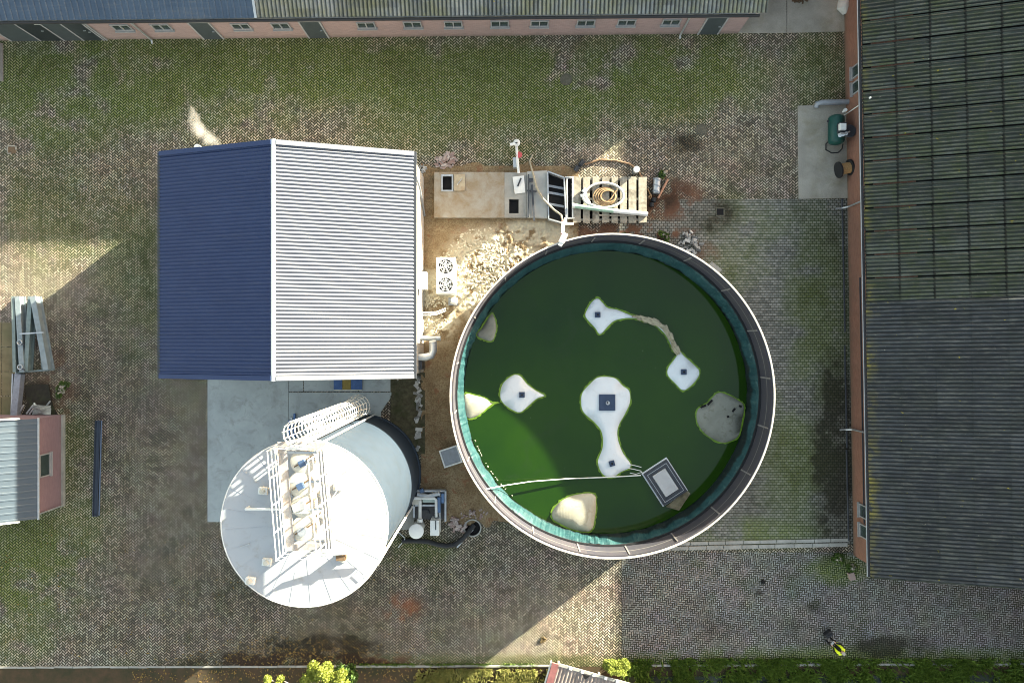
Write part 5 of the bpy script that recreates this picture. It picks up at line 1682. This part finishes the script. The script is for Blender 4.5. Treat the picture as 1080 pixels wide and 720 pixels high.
MB().bar(W(104.2, 443.6, .16) + Vector((.15, 0, 0)), W(101.6, 543, .16) + Vector((.15, 0, 0)), .05, .04).build('lip', plain('pale_blue_lip', (.1, .13, .19), .4), bp2)
# scrap heap behind the house
sh = thing('scrap_heap', W(42, 428), 'crumpled grey sheet and rods on the dark heap above the brick house', 'scrap')
rows = []
for i in range(7):
    row = []
    for j in range(7):
        u, v = i / 6, j / 6
        row.append(W(34 + 20 * u, 436 - 10 * v + 3 * abs(u - .5), .3) + Vector((0, 0, .35 * math.sin(u * 3.1) * (.5 + v) + random.uniform(-.05, .05))))
    rows.append(row)
MB().grid(rows).build('sheet', plain('dull_sheet', (.26, .29, .28), .6, 0, .3, 5), sh, solid=.02)
b = MB()
for q0, q1 in (((28, 436), (35, 427)), ((31, 436.5), (36, 430)), ((36, 425), (40, 430)), ((48, 429), (53, 423)), ((22, 433), (25, 427))):
    b.bar(W(*q0, .3), W(*q1, .5), .07, .05)
b.build('rods', M['galv'], sh)
MB().prism(poly([(27, 406), (52, 405), (56, 428), (62, 438), (24, 438), (30, 424)]), .01, .09).build('heap_base', plain('black_soil', (.022, .02, .015), .95, 0, .3, 6, (.04, .05, .02), .6), sh)
# small square manhole on the left
mh = thing('drain_cover', W(12, 158), 'small square rusty drain cover near the left edge of the yard', 'drain cover')
for q0, q1 in (((8, 154), (17, 154)), ((8, 162), (12, 162)), ((8, 154), (8, 162)), ((17, 154), (17, 158))):
    MB().bar(W(*q0, .02), W(*q1, .02), .07, .04).build('edge', M['timber'], mh)
MB().prism(poly([(9, 155), (17, 155), (17, 162), (9, 162)]), .004, .012).build('plate', M['rust'], mh)
M['old_lid'] = plain('mossy_lid', (.085, .08, .06), .9, 0, .3, 8)
for (mx, my, lb) in ((597, 84, 'round grey drain lid on the mossy paving below the long barn'), (740, 137, 'round dark drain lid above the grey stain')):
    o = thing('round_drain_lid', W(mx, my), lb, 'drain cover', 'round drain lids')
    MB().lathe([(.27, 0), (.27, .02), (.2, .022), (.02, .022)], W(mx, my), 24).build('lid', M['old_lid'], o)
    MB().lathe([(.32, 0), (.32, .012), (.28, .012), (.28, 0)], W(mx, my), 24, cap0=False, cap1=False).build('collar', M['old_lid'], o)
gl = thing('gully', W(759.5, 223), 'square black gully opening in the stained paving right of the basin', 'gully')
MB().prism(poly([(756, 220), (763, 220), (763, 227), (756, 227)]), .007, .014).build('opening', M['void'], gl)
ring = MB()
for q0, q1 in (((755, 219.5), (764, 219.5)), ((755, 227.5), (764, 227.5)), ((755.3, 220.3), (755.3, 226.7)), ((763.7, 220.3), (763.7, 226.7))):
    ring.bar(W(*q0, .015), W(*q1, .015), .06, .03)
ring.build('frame', M['old_lid'], gl)
# brick and stone by the barn corner
br_ = MB().box(W(898, 607, .1), (.3, .4, .22), .3)
tag(br_.build('loose_brick', M['rubble'], bevel=.02), 'single brown block at the lower corner of the large barn', 'brick')
st2 = MB()
st2.lathe([(.1, 0), (.13, .06), (.05, .12)], W(804.5, 613), 9)
tag(st2.build('dark_clod', M['void']), 'small dark clod on the lower path', 'clod')
st2 = MB()
for k in range(16):
    st2.box(W(573 + random.uniform(-3, 3), 675 + random.uniform(-3, 3), .03), (random.uniform(.06, .16), .08, .06), random.uniform(0, 3))
tag(st2.build('leaf_clump', plain('brown_leaf_clump', (.12, .085, .04), .9), bevel=.01), 'brown clump of leaves in the sunlit triangle of paving', 'leaves', kind='stuff')

# ------------------------------------------------------------------ brick hut at the lower edge
ht_o = W(584, 699, 1.0)
ht = thing('brick_hut', (ht_o.x, ht_o.y, 0), 'small hut at the bottom edge with brown roof and pink edge board', 'hut', rz=R(-15.5))
hw, hl = 7.5, 5.0
b = MB().extrude([(.45, -.6, 0), (.45, -.6, .86), (.45, -hl + .2, .38), (.45, -hl + .2, 0)], (hw, 0, 0)); b.build('wall', M['pink_brick'], ht, local=True)
m1 = roof_sheet(MB(), (.25, -hl, .46), (hw, -hl, .46), (0, hl, .52), .18, .02, samples=6, steps=3, lap=.015)
m1.build('roof', plain('brown_sheet_roof', (.21, .175, .16), .85, 0, .3, 2, (.12, .1, .085), .6), ht, local=True, solid=.02)
MB().bar((.08, .05, 1.06), (.08, -hl, .52), .34, .09).build('edge_board', M['pink_trim'], ht, local=True)
MB().bar((-.13, .02, .92), (-.13, -hl, .4), .05, .2).build('barge_board', M['white_steel'], ht, local=True)
MB().bar((.26, .0, 1.0), (hw, .0, 1.0), .14, .06).build('ridge_board', M['concrete'], ht, local=True)
for k in range(8): MB().box((.9 + k * .62, .0, 1.05), (.14, .15, .05)).build('ridge_tile', M['white_steel'], ht, local=True)
b = MB().add([(1.55, -.1, 1.05), (1.95, -.12, 1.05), (1.75, -.36, 1.03)], [(0, 1, 2)]); b.build('roof_hole', M['void'], ht, local=True, solid=-.02)
# front posts carrying the overhang
for k in range(4): MB().box((.4 + k * 2.2, -.3, .45), (.12, .12, .9)).build('post', M['timber'], ht, local=True)


# ------------------------------------------------------------------ plants
def leaf_mat(name, a, b_, tr=.25):
    t = NT(name)
    r = t.n('ShaderNodeNewGeometry').outputs['Random Per Island']
    c = t.mix(r, a, b_)
    t.b.inputs['Subsurface Weight'].default_value = 0
    m = t.out(c, .65, spec=.25)
    tl_ = t.n('ShaderNodeBsdfTranslucent'); t.link(c, tl_.inputs['Color'])
    mx = t.n('ShaderNodeMixShader'); mx.inputs[0].default_value = tr
    out = t.t.nodes['Material Output']
    t.link(t.b.outputs[0], mx.inputs[1]); t.link(tl_.outputs[0], mx.inputs[2]); t.link(mx.outputs[0], out.inputs['Surface'])
    return m


def leaves_mesh(name, pts, size, mat, parent=None, flat=.5):
    n = len(pts)
    P = np.asarray(pts)
    A = rng.uniform(0, 2 * np.pi, n); T = rng.normal(0, flat, n); S = size * rng.uniform(.6, 1.3, n)
    d = np.stack([np.cos(A) * np.cos(T), np.sin(A) * np.cos(T), np.sin(T)], -1)
    s = np.stack([-np.sin(A), np.cos(A), rng.normal(0, flat, n)], -1)
    v = np.stack([P - d * S[:, None], P + s * (S * .45)[:, None], P + d * S[:, None], P - s * (S * .45)[:, None]], 1).reshape(-1, 3)
    if parent is not None:
        inv = np.array(WM[parent].inverted()); v = v @ inv[:3, :3].T + inv[:3, 3]
    q = np.arange(4 * n).reshape(n, 4)
    me = bpy.data.meshes.new(name); me.from_pydata(v.tolist(), [], q.tolist()); me.materials.append(mat); me.update()
    o = bpy.data.objects.new(name, me); COL.objects.link(o)
    if parent is not None: o.parent = parent; WM[o] = WM[parent]
    else: WM[o] = Matrix.Identity(4)
    return o


def shrub(px, py, zc, clumps, size, mat, label, name='shrub', nleaf=170, cat='shrub'):
    base = W(px, py)
    root = thing(name, base, label, cat)
    st_ = MB()
    pts = []
    for (cx, cy, cz, r) in clumps:
        c = W(cx, cy, cz)
        st_.tube([base + Vector((random.uniform(-.1, .1), random.uniform(-.1, .1), 0)), base.lerp(c, .55) + Vector((0, 0, .2)), c], [.07, .04, .015], 6)
        q = rng.normal(0, 1, (nleaf, 3)); q /= np.linalg.norm(q, axis=1)[:, None]
        q *= (rng.random((nleaf, 1)) ** .4) * r
        q[:, 2] *= .8
        pts.append(q + np.array(c))
    st_.build('stems', M['timber'], root)
    leaves_mesh('foliage', np.concatenate(pts), size, mat, root, .7)
    return root


M['bright_leaf'] = leaf_mat('yellow_green_leaf', (.17, .21, .03), (.28, .31, .06), .3)
M['green_leaf'] = leaf_mat('green_leaf', (.03, .06, .012), (.07, .12, .02))
M['grass'] = leaf_mat('grass_blade', (.05, .095, .012), (.15, .225, .035), .2)
cl = []
for k in range(64):
    a = random.random()
    cx = random.choice((random.uniform(278, 305), random.uniform(318, 350), random.uniform(318, 350), random.uniform(352, 384)))
    top = 710 - (8 if 316 < cx < 350 else 5 if cx > 352 else -1)
    cl.append((cx, random.uniform(top, 748), random.uniform(3.1, 4.0), random.uniform(.16, .3)))
shrub(330, 728, 3.5, cl, .06, M['bright_leaf'], 'bright yellow-green shrub at the bottom edge left of centre, in sunlight', nleaf=300)
shrub(362, 708, .8, [(364 + random.uniform(-9, 9), 709 + random.uniform(-4, 8), random.uniform(.6, 1.4), .3) for _ in range(9)], .08, M['green_leaf'], 'small dark green bush tucked behind the yellow-green shrub', name='bush', nleaf=120)
shrub(652, 703, 1.0, [(650 + random.uniform(-11, 12), 702 + random.uniform(-7, 7), random.uniform(.5, 1.1), .22) for _ in range(20)], .05, M['bright_leaf'], 'yellow-green bush at the bottom edge right of the brick hut', nleaf=240)
for (px_, py_, n_, lb) in ((659, 252, 7, 'small green weed against the top of the basin wall'), (701, 249, 6, 'small green weed beside the pale stone heap'), (702, 182, 3, 'tiny weed tuft on the paving near the steel cylinder'),
                           (884, 588, 8, 'weed growing where the kerb meets the barn corner'), (899, 597, 6, 'bright weed at the foot of the large barn corner'), (66, 412, 8, 'row of low weeds right of the beam stack')):
    shrub(px_, py_, .2, [(px_ + random.uniform(-5, 5), py_ + random.uniform(-4, 4) * (3 if px_ == 66 else 1), random.uniform(.08, .28), .16) for _ in range(n_)], .06, M['green_leaf'], lb, name='weed', nleaf=60, cat='weed')


def grass_strip(name, n, fx, fy, hgt, mat, label):
    PX = rng.uniform(*fx, n); PY = fy(PX, rng.random(n))
    m_ = fbm(PX, PY, 1 / 13, 91)
    kp = rng.random(n) < sst(m_, .38, .6) * .95 + .05
    PX = PX[kp]; PY = PY[kp]; n = len(PX)
    base = np.stack([(PX - 540) * K, (360 - PY) * K, np.zeros(n)], -1)
    A = rng.uniform(0, 2 * np.pi, n); Hh = hgt * rng.uniform(.4, 1.5, n)
    lean = rng.uniform(.3, 1.1, n) * Hh
    w_ = rng.uniform(.015, .05, n)
    s = np.stack([-np.sin(A), np.cos(A), 0 * A], -1) * w_[:, None]
    mid = base + np.stack([np.cos(A) * lean * .4, np.sin(A) * lean * .4, Hh * .65], -1)
    tip = base + np.stack([np.cos(A) * lean, np.sin(A) * lean, Hh], -1)
    v = np.stack([base - s, base + s, mid + s * .8, tip, mid - s * .8], 1).reshape(-1, 3)
    q = np.arange(5 * n).reshape(n, 5)
    me = bpy.data.meshes.new(name); me.from_pydata(v.tolist(), [], q.tolist()); me.materials.append(mat); me.update()
    o = bpy.data.objects.new(name, me); COL.objects.link(o)
    return tag(o, label, 'grass', kind='stuff')


grass_strip('verge_grass', 26000, (655, 1130), lambda x, r: 694 + 30 * r + (x < 700) * 4, .22, M['grass'], 'rough green grass verge along the lower right edge')
grass_strip('verge_grass', 15000, (440, 590), lambda x, r: 705 + 20 * r, .2, leaf_mat('dry_grass', (.22, .23, .06), (.36, .33, .12)), 'pale dry grass verge left of the brick hut')
grass_strip('paving_grass', 3500, (640, 900), lambda x, r: 694 + 6 * r, .1, M['grass'], 'tufts of grass creeping over the kerb')
grass_strip('paving_grass', 1500, (380, 570), lambda x, r: 699 + 3 * r, .07, M['grass'], 'thin grass in the joint along the bottom kerb')
# fallen leaves
n = 1500
PX = np.concatenate([rng.normal(310, 60, 700), rng.uniform(0, 480, 260), rng.uniform(140, 470, 540)])
PY = np.concatenate([rng.normal(690, 9, 700), rng.uniform(560, 700, 260), rng.normal(712, 5, 540)])
kp = (PY < 724) & (PY > 500) & (PX > 0)
lp = np.stack([(PX - 540) * K, (360 - PY) * K, np.full(n, .02)], -1)[kp]
lf = leaves_mesh('fallen_leaves', lp, .055, leaf_mat('autumn_leaf', (.1, .05, .02), (.28, .19, .05)), None, .15)
tag(lf, 'scattered brown and yellow fallen leaves on the lower left paving', 'leaves', kind='stuff')
# ditch water line at the very bottom right
dt_ = MB().prism(poly([(660, 713), (1150, 711), (1150, 730), (660, 730)]), -.02, .012)
tag(dt_.build('ditch', plain('dark_ditch', (.02, .028, .022), .5, 0, .4, 3, (.04, .055, .02), .7)), kind='structure')

# ------------------------------------------------------------------ person with a bag
ft = W(873.5, 673.5)
pr = thing('person', ft, 'person in black clothing and a bright yellow vest standing by the grass at lower right', 'person')
fwd = Vector((-.72, .69, 0)).normalized(); rt = Vector((fwd.y, -fwd.x, 0))
def PB(f, r, z): return ft + fwd * f + rt * r + Vector((0, 0, z))
J = {'pelvis': (0, 0, .95, .15), 'waist': (0, 0, 1.12, .135), 'chest': (.0, 0, 1.34, .15), 'neck': (.0, 0, 1.5, .06), 'chin': (.03, 0, 1.58, .062),
     'lsh': (0, -.19, 1.43, .07), 'rsh': (0, .19, 1.43, .07), 'lel': (.06, -.26, 1.16, .05), 'rel': (.06, .26, 1.16, .05), 'lwr': (.30, -.12, 1.14, .036), 'rwr': (.30, .12, 1.14, .036),
     'lhp': (0, -.1, .9, .1), 'rhp': (0, .1, .9, .1), 'lkn': (.03, -.12, .5, .075), 'rkn': (.03, .12, .5, .075), 'lan': (0, -.13, .09, .05), 'ran': (0, .13, .09, .05), 'lto': (.17, -.15, .05, .042), 'rto': (.17, .15, .05, .042)}
E = [('pelvis', 'waist'), ('waist', 'chest'), ('chest', 'neck'), ('neck', 'chin'), ('chest', 'lsh'), ('chest', 'rsh'), ('lsh', 'lel'), ('rsh', 'rel'), ('lel', 'lwr'), ('rel', 'rwr'),
     ('pelvis', 'lhp'), ('pelvis', 'rhp'), ('lhp', 'lkn'), ('rhp', 'rkn'), ('lkn', 'lan'), ('rkn', 'ran'), ('lan', 'lto'), ('ran', 'rto')]
# hands: palm, four fingers and a thumb rooted at each wrist
for s, w_ in ((-1, 'lwr'), (1, 'rwr')):
    pn = ('lpm', 'rpm')[s > 0]
    J[pn] = (.37, s * .10, 1.145, .03); E.append((w_, pn))
    for k, (dr, L_) in enumerate(((-.03, .065), (-.01, .075), (.01, .072), (.03, .058))):
        a1 = f'{pn}f{k}a'; a2 = f'{pn}f{k}b'
        J[a1] = (.37 + L_ * .55, s * .10 + dr, 1.14, .0095); J[a2] = (.37 + L_, s * .10 + dr * 1.05 - s * .008, 1.115, .008)
        E += [(pn, a1), (a1, a2)]
    J[pn + 't'] = (.385, s * .055, 1.16, .0105); E.append((pn, pn + 't'))
names = list(J)
me = bpy.data.meshes.new('body')
inv = WM[pr].inverted()
me.from_pydata([tuple(inv @ PB(*J[k][:3])) for k in names], [(names.index(a), names.index(b_)) for a, b_ in E], [])
body = bpy.data.objects.new('body', me); COL.objects.link(body); body.parent = pr; WM[body] = WM[pr]
sk = body.modifiers.new('skin', 'SKIN')
for i, k in enumerate(names):
    r = J[k][3]; me.skin_vertices[0].data[i].radius = (r, r); me.skin_vertices[0].data[i].use_root = (k == 'pelvis')
ss = body.modifiers.new('smooth', 'SUBSURF'); ss.levels = 1; ss.render_levels = 2
tcl = NT('clothes')
x, y, z = tcl.xyz(tcl.pos())
hand = tcl.m('GREATER_THAN', tcl.m('ADD', tcl.m('MULTIPLY', x, fwd.x), tcl.m('MULTIPLY', y, fwd.y)), .315)
neck = tcl.m('GREATER_THAN', z, 1.505)
c = tcl.mix(tcl.m('MAXIMUM', hand, neck), (.012, .013, .016), (.42, .26, .19))
me.materials.append(tcl.out(c, .75))
# head with face
hd = MB()
hp = PB(.03, 0, 1.68)
rows = []
for i in range(15):
    th = math.pi * i / 14
    row = []
    for j in range(24):
        ph = 2 * math.pi * j / 24
        f = math.sin(th) * math.cos(ph); r_ = math.sin(th) * math.sin(ph); zc = math.cos(th)
        rad_f = .098; rad_r = .076
        if zc < -.2: rad_r *= 1 + .35 * (zc + .2); rad_f *= 1 + .1 * (zc + .2)
        ff = f * rad_f
        if abs(r_) < .28 and f > .5 and -.35 < zc < .12: ff += .022 * (1 - abs(r_) / .28)
        row.append(hp + fwd * ff + rt * (r_ * rad_r) + Vector((0, 0, zc * .118)))
    rows.append(row + [row[0]])
hd.grid(rows)
skin = plain('skin', (.42, .26, .19), .55, 0, .05, 8)
head = hd.build('head', skin, pr, smooth=True)
for s in (-1, 1):
    MB().cyl(hp + fwd * .082 + rt * (s * .03) + Vector((0, 0, .012)), hp + fwd * .094 + rt * (s * .03) + Vector((0, 0, .012)), .011, n=10).build('eye', M['void'], head)
    MB().tube([hp + rt * (s * .074) + Vector((0, 0, .03)), hp + rt * (s * .088) - fwd * .01 + Vector((0, 0, .005)), hp + rt * (s * .074) + Vector((0, 0, -.03))], .012, 8).build('ear', skin, head)
MB().bar(hp + fwd * .092 + rt * -.022 + Vector((0, 0, -.055)), hp + fwd * .092 + rt * .022 + Vector((0, 0, -.055)), .012, .008).build('mouth', M['pink_trim'], head)
hr_ = MB(); rows = []
for i in range(9):
    th = math.pi * .56 * i / 8
    row = []
    for j in range(24):
        ph = 2 * math.pi * j / 24
        lim = 1.0 if math.cos(ph) < .45 else .62
        t2 = th * lim
        row.append(hp + fwd * (math.sin(t2) * math.cos(ph) * .108 - .006) + rt * (math.sin(t2) * math.sin(ph) * .086) + Vector((0, 0, math.cos(t2) * .128 + .004)))
    rows.append(row + [row[0]])
hr_.grid(rows); hr_.build('hair', plain('grey_hair', (.3, .29, .28), .8, 0, .3, 30), head, smooth=True)
# vest: shell around the torso, open at the front, with shoulder straps
tv2 = plain('hi_vis_yellow', (.62, .72, .02), .6, 0, .06, 8)
vs = MB(); rows = []
for (z, rf, rr_) in ((.86, .19, .22), (1.05, .18, .21), (1.25, .185, .225), (1.40, .17, .235), (1.475, .12, .20), (1.52, .075, .10)):
    row = []
    for k in range(21):
        a = R(24) + k / 20 * R(312)
        row.append(PB(rf * math.cos(a), rr_ * math.sin(a), z))
    rows.append(row)
vs.grid(rows)
vo = vs.build('vest', tv2, pr, smooth=True, solid=-.012)
stp = MB(); rows = []
for z in (1.0, 1.06):
    rows.append([PB(.20 * math.cos(R(26) + k / 20 * R(308)), .231 * math.sin(R(26) + k / 20 * R(308)), z) for k in range(21)])
stp.grid(rows); stp.build('reflective_band', M['white_steel'], vo, solid=-.006)
rc_ = MB().box(PB(.43, 0, 1.15), (.2, .1, .05), math.atan2(rt.y, rt.x))
rco = thing('drone_controller', PB(.43, 0, 1.12), 'small pale remote control held in both hands of the person', 'controller')
rc_.build('case', M['galv'], rco, bevel=.01)
b = MB()
for s in (-.05, .05): b.cyl(PB(.44, s, 1.17), PB(.44, s, 1.2), .012, n=8)
b.build('sticks', M['dark_steel'], rco)
bag = thing('shoulder_bag', W(872, 666.5), 'black bag on the paving just in front of the person', 'bag', rz=R(35))
b = MB().box((0, 0, .17), (.42, .26, .32)); b.build('body', M['black_rubber'], bag, local=True, bevel=.05)
MB().tube([(-.14, 0, .32), (-.08, 0, .42), (.08, 0, .42), (.14, 0, .32)], .015, 6).build('handle', M['dark_steel'], bag, local=True)
MB().box((.02, -.145, .14), (.26, .05, .18)).build('pocket', M['dark_steel'], bag, local=True, bevel=.015)
